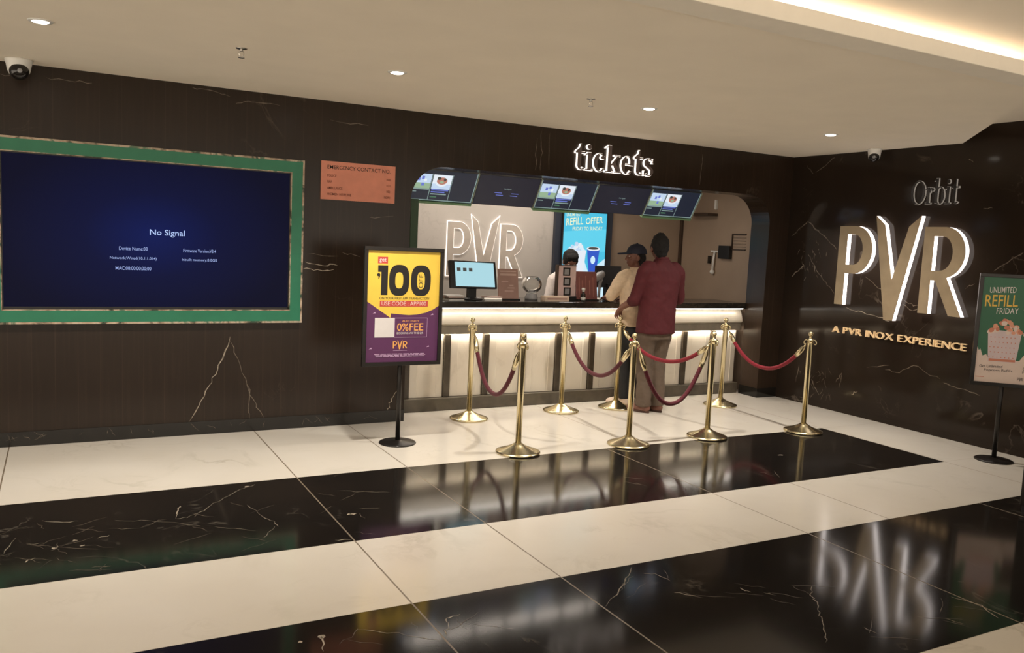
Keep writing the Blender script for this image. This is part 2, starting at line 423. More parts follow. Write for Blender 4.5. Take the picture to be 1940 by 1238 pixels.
mb = MB(); mb.box(-12, AX0, -.008, 0, 0, .10, 'base')
f2 = lambda a, b: (a, -.0087, b)
for i in range(26):
    a = random.uniform(-7.3, -4.5); mb.ribbon([(a, random.uniform(.02, .06)), (a+random.uniform(-.08, .08), random.uniform(.05, .1))], f2, .003, 'vein_faint', .008, 3)
structure(mb.build('baseboard_back', fix=False))
mb = MB(); mb.box(AX1-.008, AX1, -.008, WT, 0, .10, 'base'); mb.box(AX1, -.008, -.008, 0, 0, .10, 'base'); structure(mb.build('baseboard_corner'))
mb = MB(); mb.box(-.006, 0, -9.4, -.008, 0, .055, 'wall_gloss'); structure(mb.build('baseboard_right'))

# ticket booth behind the opening
YB, XS = 1.60, -.13
mb = MB(); mb.box(-4.6, -1.96, YB, YB+.1, 0, 2.55, 'booth_marble'); mb.box(-1.96, XS, YB, YB+.1, 0, 2.55, 'booth_side'); structure(mb.build('wall_booth_back'))
M['booth_beige'] = M['booth_side']
mb = MB(); mb.box(XS, -.001, WT, YB, 0, 2.55, 'booth_side'); structure(mb.build('wall_booth_right'))
mb = MB(); mb.box(-4.7, -4.6, WT, YB, 0, 2.55, 'booth_side'); structure(mb.build('wall_booth_left'))
mb = MB(); mb.box(-4.7, 0, WT, YB+.1, 2.5, 2.56, 'ceiling'); structure(mb.build('ceiling_booth'))
mb = MB(); mb.box(XS-.035, XS, YB-.035, YB, 0, 2.5, 'brown_trim'); structure(mb.build('trim_2', bevel=.004))
mb = MB(); mb.box(-4.200, -4.128, WT+.03, WT+.09, 1.001, 1.885, 'green_dark'); structure(mb.build('trim_3', bevel=.004))

# ------------------------------------------------------------------ ticket counter
ct = thing('ticket_counter', 'long marble ticket counter with black top and lit fluted front', 'counter', (-2.3, .5, 0))
def cpart(mb, name, **k):
    mb.v = [(x+2.3, y-.5, z) for x, y, z in mb.v]
    return mb.build(name, ct, **k)
X0, X1 = -4.31, -.289
mb = MB(); mb.box(X0, X1, .240, .80, .940, 1.0, 'counter_dark'); cpart(mb, 'countertop', bevel=.004)
mb = MB()
prof = [(.36, .9395)] + [(.335-.052*math.sin(t*PI/2*1.0), .935-.14*t) for t in [i/10 for i in range(11)]] + [(.289, .785), (.31, .776), (.40, .776), (.40, .9395)]
mb.prism(prof, lambda y, z, t: (X0+t, y, z), X1-X0, 'counter_marble'); cpart(mb, 'apron')
mb = MB(); mb.box(X0, X1, .308, .328, .698, .775, 'fascia'); mb.box(X0, X1, .328, .40, .712, .775, 'fascia'); cpart(mb, 'fascia')
mb = MB(); mb.box(X0, X1, .290, .60, 0, .115, 'plinth'); cpart(mb, 'plinth', bevel=.004)
mb = MB(); mb.box(X0, X1, .385, .42, .115, .69, 'rib'); mb.box(X0, X1, .42, .78, 0.0, .9395, 'rib'); cpart(mb, 'body')
ribs = [-4.174+.3935*i for i in range(10)]
for r in ribs:
    mb = MB(); mb.box(r-.03, r+.03, .338, .385, .115, .69, 'rib'); cpart(mb, 'rib', bevel=.004)
eds = [X0]+ribs+[X1]
for i in range(len(eds)-1):
    a = eds[i]+(.031 if i else .001); b = eds[i+1]-(.031 if i < len(eds)-2 else .001)
    mb = MB()
    if b-a > .2:   # flat panel with broad lit bevels at both sides
        pr = [(a, .384), (a, .366), (a+.010, .360), (a+.072, .349), (a+.080, .354), (b-.080, .354), (b-.072, .349), (b-.010, .360), (b, .366), (b, .384)]
    else:
        pr = [(a, .384), (a, .356), (b, .356), (b, .384)]
    mb.prism(pr, lambda x, y, t: (x, y, .118+t), .57, 'counter_marble'); cpart(mb, 'marble_panel')
mb = MB(); mb.box(X0+.03, X1-.03, .252, .264, .9345, .9395, 'led2'); cpart(mb, 'light_strip')
mb = MB(); mb.box(X0+.03, X1-.03, .330, .342, .704, .7115, 'led'); cpart(mb, 'light_strip')

# ------------------------------------------------------------------ letter signs
# three letter outlines in units of the letter height
LP = [[(0, 0), (.118, 0), (.118, .405), (.235, .405)] + arc(.235, .7025, .245, .2975, -90, 90, 30) + [(0, 1)],
      [(.118, .515)] + [(.118, .895), (.225, .895)] + arc(.225, .705, .125, .19, 90, -90, 24)]
LV = [[(.50, 1.13), (.625, 1.02), (.775, .36), (.94, 1.0), (1.085, 1.13), (.83, -.13), (.715, -.13)]]
LR = [[(1.14, 0), (1.258, 0), (1.258, .39), (1.315, .39), (1.505, 0), (1.645, 0), (1.445, .425)] + arc(1.385, .71, .245, .29, -62, 90, 30) + [(1.14, 1)],
      [(1.258, .50), (1.258, .893), (1.365, .893)] + arc(1.365, .70, .125, .193, 90, -90, 24)[1:] + [(1.365, .507), (1.30, .50)]]
def letter_sign(name, label, P, sx, sz, face, glowm, depth, gap, rim, halo):
    """P(a,b,t): a along the wall (m), b up (m), t out from the wall (m)"""
    t = thing(name, label, 'sign', P(0, 0, 0))
    inv = Vector(t.location)
    for L in (LP, LV, LR):
        lp = [[(x*sx, y*sz) for x, y in l] for l in L]
        mb = MB(); vs, fs = glyph(lp, .006, .003 if face == 'stone_face' else 0)
        mb.add([Vector(P(x, y, gap+depth+z+.003))-inv for x, y, z in vs], fs, face)
        o = mb.build('letter', t)
        mb = MB(); vs, fs = glyph(lp, halo[1], rim, 0)
        mb.add([Vector(P(x, y, halo[0]+z))-inv for x, y, z in vs], fs, glowm)
        mb.build('glowing_edge', o)
    return t
# big sign on the right wall: its edges are lit all along the depth
letter_sign('letter_sign', 'huge bronze letter sign with glowing white edges on the right wall', lambda a, b, t: (-t, -.735-a, 1.083+b), .815, .772,
            'bronze_face', 'edge_glow', .056, .004, -.001, (.034, .048))
# halo lit sign inside the booth
letter_sign('letter_sign', 'halo lit stone coloured letter sign on the marble back wall of the booth', lambda a, b, t: (-3.275+a, YB-t, 1.165+b), .555, .565,
            'stone_face', 'halo_glow', .010, .006, .008, (.009, .014))

# serif lettering
def stem(x, y0, y1, w=.13, top=True, bot=True):
    L = [[(x-w/2, y0), (x+w/2, y0), (x+w/2, y1), (x-w/2, y1)]]
    if bot: L.append([(x-w*1.15, y0), (x+w*1.15, y0), (x+w*1.15, y0+.045), (x-w*1.15, y0+.045)])
    if top: L.append([(x-w*1.2, y1-.075), (x, y1), (x+w/2, y1), (x+w/2, y1-.05), (x-w*1.2, y1-.11)])
    return L
def crescent(cx, cy, rx, ry, a0, a1, tmin, tmax):
    o = arc(cx, cy, rx, ry, a0, a1, 22); q = []
    for i, (x, y) in enumerate(o):
        a = math.radians(a0+(a1-a0)*i/22); th = tmin+(tmax-tmin)*abs(math.cos(a))
        q.append((cx+(rx-th)*math.cos(a), cy+(ry-tmin)*math.sin(a)))
    return [o+q[::-1]]
def g_t(): return (.40, [[(.11, .13), (.24, .13), (.24, .94), (.21, .94), (.17, .80), (.03, .665), (.03, .60), (.11, .60)], [(.24, .605), (.38, .605), (.38, .665), (.24, .665)]] + crescent(.265, .15, .155, .155, 180, 325, .05, .13))
def g_i(): return (.30, stem(.15, 0, .66) + [arc(.14, .86, .085, .085, 0, 345, 14)])
def g_c(): return (.47, crescent(.26, .325, .24, .345, 45, 318, .04, .135) + [arc(.36, .52, .075, .07, 0, 345, 12)])
def g_k(): return (.60, stem(.15, 0, 1.0) + [[(.20, .28), (.44, .62), (.52, .62), (.25, .24)], [(.26, .34), (.36, .42), (.56, .04), (.40, .04)], [(.34, 0), (.62, 0), (.62, .045), (.34, .045)], [(.33, .62), (.58, .62), (.58, .66), (.33, .66)]])
def g_e(): return (.50, crescent(.26, .325, .24, .345, 0, 318, .04, .135) + [[(.08, .34), (.49, .34), (.49, .385), (.08, .385)]])
def g_s(): return (.44, crescent(.22, .49, .19, .18, 40, 268, .045, .11) + crescent(.22, .175, .19, .185, -140, 88, .045, .12) + [[(.07, .50), (.19, .42), (.38, .26), (.40, .16), (.26, .24), (.08, .38)]] + [[(.36, .48), (.40, .48), (.40, .66), (.37, .66)], [(.03, .18), (.07, .18), (.06, 0), (.03, 0)]])
def g_O(): return (.80, [arc(.40, .46, .38, .48, 0, 355, 40) , arc(.40, .46, .25, .43, 0, 355, 40)])
def g_r(): return (.42, stem(.15, 0, .66) + crescent(.29, .44, .13, .21, 60, 180, .05, .10) + [arc(.36, .57, .07, .07, 0, 345, 12)])
def g_b(): return (.58, stem(.15, .02, 1.0, .13, True, False) + crescent(.32, .325, .24, .345, -165, 165, .04, .135))
def serif_sign(name, label, glyphs, P, size, total, face, glowm, front, rim, halo, gap):
    t = thing(name, label, 'sign', P(0, 0, 0)); inv = Vector(t.location)
    W = sum(g[0] for g in glyphs); sx = total/W; x0 = 0.
    for w, loops in glyphs:
        fm, hm = MB(), MB()
        groups = [loops] if len(loops) == 2 and w == .80 else [[l] for l in loops]
        for k, lp in enumerate(groups):
            lp = [[(x0+x*sx, y*size) for x, y in l] for l in lp]
            vs, fs = glyph(lp, .006, -.001); fm.add([Vector(P(x, y, front+z+k*.0003))-inv for x, y, z in vs], fs, face)
            vs, fs = glyph(lp, halo, rim); hm.add([Vector(P(x, y, gap+halo/2+z-k*.0002))-inv for x, y, z in vs], fs, glowm)
        o = fm.build('letter', t); hm.build('glowing_edge', o)
        x0 += w*sx
    return t
serif_sign('tickets_sign', 'glowing white serif lettering above the ticket window', [g_t(), g_i(), g_c(), g_k(), g_e(), g_t(), g_s()], lambda a, b, t: (-2.765+a, -t, 2.235+b), .245, .90,
           'ticket_face', 'halo_glow', .030, .0028, .020, .004)
serif_sign('letter_sign', 'dim outlined serif name lettering high on the right wall', [g_O(), g_r(), g_b(), g_i(), g_t()], lambda a, b, t: (-t, -1.45-a, 2.06+b), .225, .47,
           'counter_dark', 'dim_edge', .020, .0018, .014, .003)

def flat_letters(name, label, body, P, w, h, depth, m, cat='sign', bold=0.):
    t = thing(name, label, cat, P(0, 0, 0)); inv = Vector(t.location)
    adv = []; x = 0.
    for ch in body:
        if ch == ' ': x += .32; continue
        vs, fs, (a, b, c, d) = text2d(ch, bold); adv.append((ch, x)); x += (b-a)+.10
    s = w/(x-.10)
    for ch, xo in adv:
        vs, fs, (a, b, c, d) = text2d(ch, bold); k = h/text2d('E', bold)[2][3]
        mb = MB(); n = len(vs)
        pts = [((xo+vx-a)*s, vy*k) for vx, vy in vs]
        V = [Vector(P(px, py, depth))-inv for px, py in pts]+[Vector(P(px, py, .001))-inv for px, py in pts]
        F = [tuple(f) for f in fs]+[tuple(i+n for i in f[::-1]) for f in fs]
        cnt = {}
        for f in fs:
            for i in range(len(f)):
                e = (f[i], f[(i+1) % len(f)]); cnt[e] = cnt.get(e, 0)+1
        for (i, j) in list(cnt):
            if (j, i) not in cnt: F.append((i, j, j+n, i+n))
        mb.add(V, F, m); mb.build('letter', t)
    return t
flat_letters('tagline_sign', 'gold capital letter tagline below the huge bronze letters', 'A PVR INOX EXPERIENCE', lambda a, b, t: (-t, -.70-a, .795+b), 1.425, .062, .022, 'gold')

# ------------------------------------------------------------------ big wall screen
tvx0, tvx1, tvz0, tvz1 = -7.315, -5.213, .850, 2.100
tv = thing('wall_screen', 'large dark blue no signal screen in a green frame on the left wall', 'screen', (-6.26, 0, 1.47))
def tpart(mb, name, **k):
    mb.v = [(x+6.26, y, z-1.47) for x, y, z in mb.v]; return mb.build(name, tv, **k)
mb = MB()
def ring(o, i, y, m):
    x0, x1, z0, z1 = tvx0+o, tvx1-o, tvz0+o, tvz1-o; a0, a1, b0, b1 = tvx0+i, tvx1-i, tvz0+i, tvz1-i
    V = [(x0, y, z0), (x1, y, z0), (x1, y, z1), (x0, y, z1), (a0, y, b0), (a1, y, b0), (a1, y, b1), (a0, y, b1)]
    mb.add(V, [(0, 1, 5, 4), (1, 2, 6, 5), (2, 3, 7, 6), (3, 0, 4, 7)], m)
def lip(o, y0, y1, m):
    x0, x1, z0, z1 = tvx0+o, tvx1-o, tvz0+o, tvz1-o
    V = [(x0, y0, z0), (x1, y0, z0), (x1, y0, z1), (x0, y0, z1), (x0, y1, z0), (x1, y1, z0), (x1, y1, z1), (x0, y1, z1)]
    mb.add(V, [(0, 1, 5, 4), (1, 2, 6, 5), (2, 3, 7, 6), (3, 0, 4, 7)], m)
lip(0, 0, -.05, 'pattern'); ring(0, .014, -.05, 'pattern'); ring(.014, .094, -.0505, 'green'); ring(.094, .100, -.05, 'pattern'); lip(.100, -.05, 0, 'pattern')
tpart(mb, 'frame')
def _screen():
    m, nt, b = _nt('no_signal_display')
    tc = N(nt, 'ShaderNodeTexCoord'); mp = N(nt, 'ShaderNodeMapping')
    mp.inputs['Location'].default_value = (.02, 0, -.02); mp.inputs['Scale'].default_value = (1., 0., 1.5)
    nt.links.new(tc.outputs['Object'], mp.inputs[0])
    ln = N(nt, 'ShaderNodeVectorMath'); ln.operation = 'LENGTH'; nt.links.new(mp.outputs[0], ln.inputs[0])
    c = ramp(nt, ln.outputs['Value'], [(0., (.004, .010, .085)), (.45, (.003, .005, .036)), (1., (.0025, .003, .016))])
    nt.links.new(c, b.inputs['Emission Color']); b.inputs['Emission Strength'].default_value = 1.
    b.inputs['Base Color'].default_value = (.004, .004, .006, 1); b.inputs['Roughness'].default_value = .3; b.inputs['Specular IOR Level'].default_value = .04
    return m
M['tvscreen'] = _screen()
M['txt_blue'] = glow('display_text', (.45, .60, 1.), 1.0)
M['txt_dim'] = glow('display_text_small', (.38, .50, .95), .75)
mb = MB(); mb.box(tvx0+.101, tvx1-.101, -.022, -.001, tvz0+.101, tvz1-.101, 'black'); sc_back = tpart(mb, 'bezel')
mb = MB()
sx0, sx1, sz0, sz1 = tvx0+.107, tvx1-.107, tvz0+.118, tvz1-.107
pr = Print(mb, (sx0, -.0225, sz1), (1, 0, 0), (0, 0, -1), (0, -1, 0), sx1-sx0, sz1-sz0)
pr.rect(0, 0, 1, 1, 'tvscreen')
pr.text('No Signal', .478, .455, .602, .507, 'txt_blue', .03)
for t, u0, u1, v in (('Device Name:08', .372, .470, .592), ('Network:Wired(10.1.1.014)', .341, .502, .661), ('MAC:08:00:00:00:00', .360, .483, .729),
                     ('Firmware Version:V3.4', .597, .717, .594), ('Inbuilt memory:0.0GB', .592, .722, .661)):
    pr.text(t, u0, v-.011, u1, v+.014, 'txt_dim', .025)
tpart(mb, 'display', fix=False)

# ------------------------------------------------------------------ emergency plate
M['coral'] = mat('coral_plate', srgb(216, 138, 114), .45, var=.06)
M['ink'] = mat('dark_ink', (.035, .018, .012), .6)
M['ink_brown'] = mat('brown_ink', srgb(110, 55, 38), .6)
pl = thing('emergency_plate', 'coral emergency contact plate between the big screen and the ticket window', 'sign', (-4.77, 0, 1.967))
mb = MB(); mb.box(-.305, .305, -.012, 0, -.148, .150, 'coral'); pr = Print(mb, (-.305, -.0125, .150), (1, 0, 0), (0, 0, -1), (0, -1, 0), .61, .298)
pr.text('EMERGENCY CONTACT NO.', .08, .10, .93, .20, 'ink', .02)
for t, v, u in (('POLICE', .34, .20), ('FIRE', .50, .14), ('AMBULANCE', .66, .28), ('WOMEN HELPLINE', .82, .40)):
    pr.text(t, .08, v, u, v+.065, 'ink_brown', .01)
for t, v, u in (('100', .34, .88), ('101', .50, .88), ('102', .66, .88), ('1091', .82, .85)): pr.text(t, u, v, .93, v+.065, 'ink_brown', .01)
mb.build('plate', pl, fix=False)

# ------------------------------------------------------------------ poster stands
for n, c, e in (('p_yellow', srgb(238, 200, 78), 0), ('p_purple', srgb(92, 46, 88), 0), ('p_black', (.012, .010, .010), 0), ('p_red', srgb(196, 72, 66), 0), ('p_white', (.74, .70, .68), 0),
                ('p_orange', srgb(240, 175, 95), 0), ('p_lilac', srgb(205, 170, 205), 0), ('p_green', srgb(28, 98, 66), 0), ('p_cream', srgb(225, 205, 195), 0), ('p_pop', srgb(226, 158, 128), 0),
                ('p_pop2', srgb(206, 128, 100), 0), ('p_bucket', srgb(214, 196, 200), 0), ('p_gold', srgb(226, 186, 70), 0), ('p_cola', srgb(54, 22, 18), 0)):
    M[n] = mat(n.replace('p_', 'print_'), c, .4, var=.03)
def stand(label, loc, rz, w, z0, z1, off=0.):
    t = thing('poster_stand', label, 'sign stand', loc, rz, None)
    mb = MB(); mb.lathe([(.001, 0), (.138, 0), (.14, .006), (.132, .012), (.05, .016), (.024, .026), (.001, .026)], (0, 0, 0), 'black_satin', 40); mb.build('base', t)
    mb = MB(); mb.tube([(0, .0, .024), (0, .0, z0+.3)], .0175, 'black_satin', 16); mb.build('pole', t)
    fw = .028
    mb = MB(); a, b = off-w/2, off+w/2
    y0, y1 = -.045, -.018
    mb.box(a, b, y0, y1, z0, z0+fw, 'black_satin'); mb.box(a, b, y0, y1, z1-fw, z1, 'black_satin')
    mb.box(a, a+fw, y0, y1, z0+fw, z1-fw, 'black_satin'); mb.box(b-fw, b, y0, y1, z0+fw, z1-fw, 'black_satin')
    mb.box(a+.003, b-.003, -.030, -.0175, z0+.003, z1-.003, 'black_satin')
    mb.build('frame', t, bevel=.002)
    mb = MB(); pr = Print(mb, (a+fw, -.0305, z1-fw), (1, 0, 0), (0, 0, -1), (0, -1, 0), w-2*fw, z1-z0-2*fw, .00012)
    return t, mb, pr
t, mb, pr = stand('black poster stand with yellow and purple discount poster', (-4.635, -.70, 0), 0, .622, .600, 1.478)
pr.rect(0, 0, 1, 1, 'p_purple')
pr.poly([(0, 0), (1, 0), (1, .490), (.92, .525), (.82, .553), (.70, .570), (.58, .575), (.45, .568), (.335, .560), (.325, .600), (.29, .583), (.0, .452)], 'p_yellow')
pr.rect(.135, .055, .27, .115, 'p_red'); pr.text('get', .155, .068, .25, .108, 'p_white', .02)
L0 = pr.l
pr.poly([(.14, .130), (.275, .130), (.275, .395), (.185, .395), (.185, .190), (.14, .190)], 'p_black', L0+1)
def zero(u, v, ru, rv, iu, iv, lay):
    def st(a, b): return [(u+a*math.copysign(abs(math.cos(2*PI*i/40))**.75, math.cos(2*PI*i/40)), v+b*math.copysign(abs(math.sin(2*PI*i/40))**.75, math.sin(2*PI*i/40))) for i in range(40)]
    pr.poly(st(ru, rv), 'p_black', lay); pr.poly(st(iu, iv), 'p_yellow', lay+1)
zero(.432, .262, .140, .140, .055, .072, L0+2); zero(.735, .262, .140, .140, .055, .078, L0+4)
pr.l = L0+6; pr.text('OFF', .705, .205, .765, .330, 'p_black', .02, rot=True)
pr.disc(.150, .215, .022, .014, 'p_black'); pr.poly([(.155, .225), (.172, .222), (.155, .250), (.145, .248)], 'p_black')
pr.text('ON YOUR FIRST APP TRANSACTION', .17, .411, .86, .434, 'p_black', .015)
pr.rect(.175, .446, .845, .497, 'p_red'); pr.text('USE CODE : APP100', .20, .452, .82, .488, 'p_cream', .015)
pr.rect(.115, .600, .385, .775, 'p_white')
pr.rect(.385, .600, .845, .778, 'p_lilac'); pr.rect(.388, .603, .841, .775, 'p_purple')
pr.text('ALSO ENJOY', .49, .622, .73, .640, 'p_orange', .01); pr.text('0%FEE', .42, .650, .79, .718, 'p_orange', .03); pr.text('BOOKING VIA THIS QR', .42, .730, .79, .752, 'p_white', .02)
L0 = pr.l+1; pr.l = L0
for L in (LP, LV, LR):     # small wordmark in the same letter shapes
    vs, fs = glyph([[(x, y) for x, y in l] for l in L], 0., 0.)
    mb.add([pr.P(.37+x*.122, .878-y*.066) for x, y, z in vs], fs, 'p_orange')
pr.rect(.375, .895, .57, .898, 'p_lilac')
for k, v in enumerate((.925, .936, .947)):
    u = .12+.01*k
    while u < .82: w_ = random.uniform(.03, .09); pr.rect(u, v, min(u+w_, .83), v+.006, 'p_lilac', L0+2); u += w_+.012
for u, v in ((.10, .555), (.06, .875), (.905, .570), (.86, .865)): pr.poly([(u-.018, v+.008), (u+.014, v-.010), (u+.022, v+.004), (u, v+.004)], 'p_lilac')
mb.build('poster', t, fix=False)

t, mb, pr = stand('black poster stand with green popcorn refill poster by the right wall', (-.344, -2.66, 0), math.radians(133.9-180), .56, .600, 1.482, .045)
pr.rect(0, 0, 1, 1, 'p_green')
pr.poly([(0, .66), (.03, .70), (.05, .685), (.09, .75), (.14, .735), (.18, .78), (.60, .78), (.66, .72), (.72, .76), (.80, .70), (.88, .74), (1, .68), (1, 1), (0, 1)], 'p_cream')
pr.text('UNLIMITED', .10, .095, .46, .150, 'p_white', .02, slant=.012)
pr.text('REFILL', .05, .170, .50, .280, 'p_gold', .03, slant=.012)
pr.text('FRIDAY', .22, .290, .52, .345, 'p_white', .02, slant=.010)
pr.text('TO SUNDAY', .59, .290, .97, .345, 'p_white', .02, slant=.010)
pr.poly([(.13, .50), (.60, .50), (.55, .80), (.17, .80)], 'p_bucket')
L0 = pr.l+1
for i in range(40):
    a = random.uniform(0, 1); b = random.random(); u = .15+.44*a; v = .52-.12*math.sin(a*PI)*b
    pr.disc(u, v, random.uniform(.025, .045), random.uniform(.015, .026), ('p_pop', 'p_pop2', 'p_cream')[i % 3], L0+i*.02, 9)
for i in range(7):
    for j in range(5): pr.disc(.18+i*.055+(.012 if j % 2 else 0), .565+j*.048, .008, .006, 'p_pop2', L0+2, 6)
pr.rect(.18, .772, .545, .795, 'p_pop2', L0+3)
pr.poly([(.64, .54), (.90, .54), (.86, .82), (.68, .82)], 'p_cola', L0+3); pr.poly([(.62, .51), (.92, .51), (.92, .54), (.62, .54)], 'p_cream', L0+4)
pr.l = L0+5
pr.text('Get Unlimited', .06, .835, .38, .862, 'p_black', .015, slant=.006); pr.text('Popcorn Refills', .13, .872, .52, .902, 'p_black', .015, slant=.006)
pr.text('Get Unlimited', .66, .835, .97, .862, 'p_black', .015); pr.text('Popcorn Refills', .66, .872, .97, .902, 'p_black', .015)
pr.rect(.02, .950, .14, .956, 'p_pop2')
for L in (LP, LV, LR):
    vs, fs = glyph([[(x, y) for x, y in l] for l in L], 0., 0.)
    mb.add([pr.P(.60+x*.05, .965-y*.030) for x, y, z in vs], fs, 'p_black')
mb.build('poster', t, fix=False)

# ------------------------------------------------------------------ stanchions and ropes
def stanchion():
    t = thing('rope_stanchion', 'x', 'stanchion', (0, 0, 0), 0, 'brass queue stanchions before the ticket counter')
    mb = MB(); mb.lathe([(.001, 0), (.164, 0), (.168, .006), (.166, .014), (.150, .020), (.085, .042), (.045, .062), (.030, .074), (.001, .074)], (0, 0, 0), 'brass', 48); mb.build('base', t)
    mb = MB(); mb.lathe([(.001, .072), (.0225, .072), (.0245, .78), (.027, .785), (.027, .800), (.024, .806), (.001, .806)], (0, 0, 0), 'brass', 24); mb.build('pole', t)
    mb = MB(); mb.lathe([(.001, .806), (.020, .806), (.034, .812), (.036, .818), (.034, .824), (.016, .830), (.010, .838), (.010, .850)] + [(.022*math.sin(a), .870-.022*math.cos(a)) for a in [math.radians(x) for x in range(30, 180, 15)]] + [(.001, .892)], (0, 0, 0), 'brass', 24)
    fin = mb.build('finial', t)
    for k in range(4):
        a = k*PI/2+.3; mb = MB(); c, s = math.cos(a), math.sin(a)
        mb.tube([(c*r, s*r, z) for r, z in ((.024, .818), (.040, .816), (.050, .806), (.053, .792), (.048, .780), (.040, .778), (.036, .786))], .0045, 'brass', 8); mb.build('hook', t)
    return t
ST = [(-3.747, -.085, 'brass stanchion left end of the back row, beside the poster stand'),
      (-3.891, -1.243, 'leftmost brass stanchion of the front row at the black stripe edge'),
      (-2.769, .033-.06, 'brass stanchion standing alone before the counter middle'),
      (-2.150, -.03, "brass stanchion under the hand of the man in the red shirt"),
      (-2.927, -1.303, 'second brass stanchion from left in the front row'),
      (-2.103, -1.285, 'third brass stanchion from left in the front row'),
      (-.994, -.222, 'brass stanchion at the right end of the counter'),
      (-1.093, -1.395, 'rightmost brass stanchion of the front row, before the dark right wall')]
s0 = stanchion(); s0.location = (ST[0][0], ST[0][1], 0); s0['label'] = ST[0][2]
for x, y, l in ST[1:]: dup(s0, (x, y, 0), l, random.uniform(-.4, .4))
def rope(i, j, sag, label, m, kink=0.):
    A = Vector((ST[i][0], ST[i][1], .770)); B = Vector((ST[j][0], ST[j][1], .770)); d = (B-A); d.z = 0; d.normalize()
    A += d*.052; B -= d*.052
    n = 30; pts = []
    for k in range(n+1):
        s = k/n; p = A.lerp(B, s); p.z -= sag*(1-abs(2*s-1)**2.15); pts.append(p)
    t = thing('velvet_rope', label, 'rope', A, 0, 'velvet ropes between the stanchions')
    pts = [p-A for p in pts]
    mb = MB(); mb.tube(pts[2:-2], .0175, m, 14); mb.build('rope', t)
    for sl in (pts[:4], pts[-4:][::-1]):
        mb = MB(); mb.tube([sl[0], sl[0].lerp(sl[1], .5), sl[1], sl[2], sl[3]], [.006, .010, .021, .022, .019], 'brass', 14); mb.build('end_cap', t)
rope(0, 1, .435, 'dark maroon rope hanging between the two leftmost stanchions', 'rope')
rope(2, 4, .315, 'maroon rope from the counter middle stanchion to the front row', 'rope')
rope(3, 5, .215, 'brighter red shallow rope crossing the legs of the man in red', 'rope_red')
rope(4, 5, .465, 'dark red deeply sagging rope between two front row stanchions', 'rope')
rope(6, 7, .290, 'bright red rope at the right before the dark wall', 'rope_red')

# ------------------------------------------------------------------ menu displays under the header
for n, c, s in (('d_dark', (.006, .012, .030), .9), ('d_navy', (.004, .006, .018), 1.), ('d_pale', (.62, .78, 1.), .85), ('d_white', (.85, .92, 1.), .9), ('d_green', (.10, .28, .16), .55), ('d_lime', (.42, .62, .40), .7),
                ('d_food', (.65, .25, .18), .7), ('d_food2', (.10, .10, .09), .5), ('d_blue', (.16, .22, .75), .8), ('d_line', (.35, .5, .48), .6),
                ('d_cyan', (.055, .50, .72), 1.05), ('d_cyan2', (.10, .60, .80), 1.05), ('d_cream', (.92, .95, .62), .95), ('d_ice', (.62, .84, .95), 1.), ('d_royal', (.02, .09, .55), 1.), ('d_touch', (.40, .68, .76), 1.)):
    M[n] = glow(n.replace('d_', 'display_'), c, s)
MW, MH = .640, .305
def menu(label, x, lit):
    t = thing('menu_display' if lit else 'blank_display', label, 'screen', (x, .315, 2.145), 0, 'lit menu displays under the header' if lit else 'dark displays under the header')
    tilt = math.atan2(.15, .255)
    R = Matrix.Rotation(tilt, 3, 'X')     # bottom pushed back
    mb = MB(); vs = MB()
    def T(x_, y_, z_): return R.to_4x4() @ Vector((x_, y_, z_))
    mb.box(.002, MW-.002, 0, .035, -MH, 0, 'black', R.to_4x4()); mb.build('housing', t)
    mb = MB(); n = R @ Vector((0, -1, 0))
    pr = Print(mb, R @ Vector((.006, -.001, -.004)), (1, 0, 0), R @ Vector((0, 0, -1)), n, MW-.012, MH-.010, .0004)
    if lit:
        pr.rect(0, 0, 1, 1, 'd_line'); pr.rect(.01, .0, .985, .97, 'd_dark')
        L = pr.l+1
        for k, u0 in enumerate((.015, .325)):
            pr.rect(u0, .12, u0+.285, .60, 'd_pale' if k == 0 else 'd_white', L)
            pr.rect(u0, .42, u0+.285, .60, 'd_lime' if k == 0 else 'd_pale', L+1)
            pr.rect(u0+.29, .10, u0+.30, .97, 'd_line', L)
            if k == 0:
                for a, b in ((.10, .30), (.16, .25), (.20, .33), (.17, .47)): pr.rect(u0+a-.02, b-.05, u0+a+.02, b+.05, 'd_blue' if a < .18 else 'd_white', L+2)
                pr.rect(u0, .60, u0+.285, .645, 'd_line', L+2); pr.rect(u0+.01, .70, u0+.10, .73, 'd_line', L+2)
            else:
                pr.disc(u0+.14, .34, .10, .17, 'd_white', L+2); pr.disc(u0+.14, .32, .08, .12, 'd_food', L+3); pr.disc(u0+.09, .24, .03, .05, 'd_food2', L+4); pr.disc(u0+.18, .27, .02, .05, 'd_food2', L+4); pr.disc(u0+.14, .36, .03, .04, 'd_lime', L+4)
                for q, (v, w_) in enumerate(((.61, .27), (.68, .22), (.75, .25))): pr.rect(u0+.01, v, u0+w_, v+.04, 'd_blue' if q < 2 else 'd_line', L+2)
                pr.rect(u0+.01, .84, u0+.11, .89, 'd_green', L+2)
    else:
        pr.rect(0, 0, 1, 1, 'd_navy'); L = pr.l+1
        pr.text('No Signal', .44, .40, .56, .46, 'd_line', .02, L)
        for u, v in ((.30, .56), (.33, .64), (.58, .56), (.57, .64)): pr.rect(u, v, u+.12, v+.022, 'd_blue', L)
    mb.build('display', t, fix=False)
    for xx in (.14, MW-.16):
        mb = MB(); mb.box(xx, xx+.02, .022, .042, -.01, .3545, 'black'); mb.build('hanger', t)
    if lit:
        mb = MB(); mb.box(0, MW, -.012, .045, -MH-.022, -MH-.0005, 'd_trim', R.to_4x4()); mb.build('edge_strip', t)
        for xx in (-.004, MW-.002):
            mb = MB(); mb.box(xx, xx+.006, -.008, .036, -MH, 0, 'd_rim', R.to_4x4()); mb.build('side_strip', t)
    return t
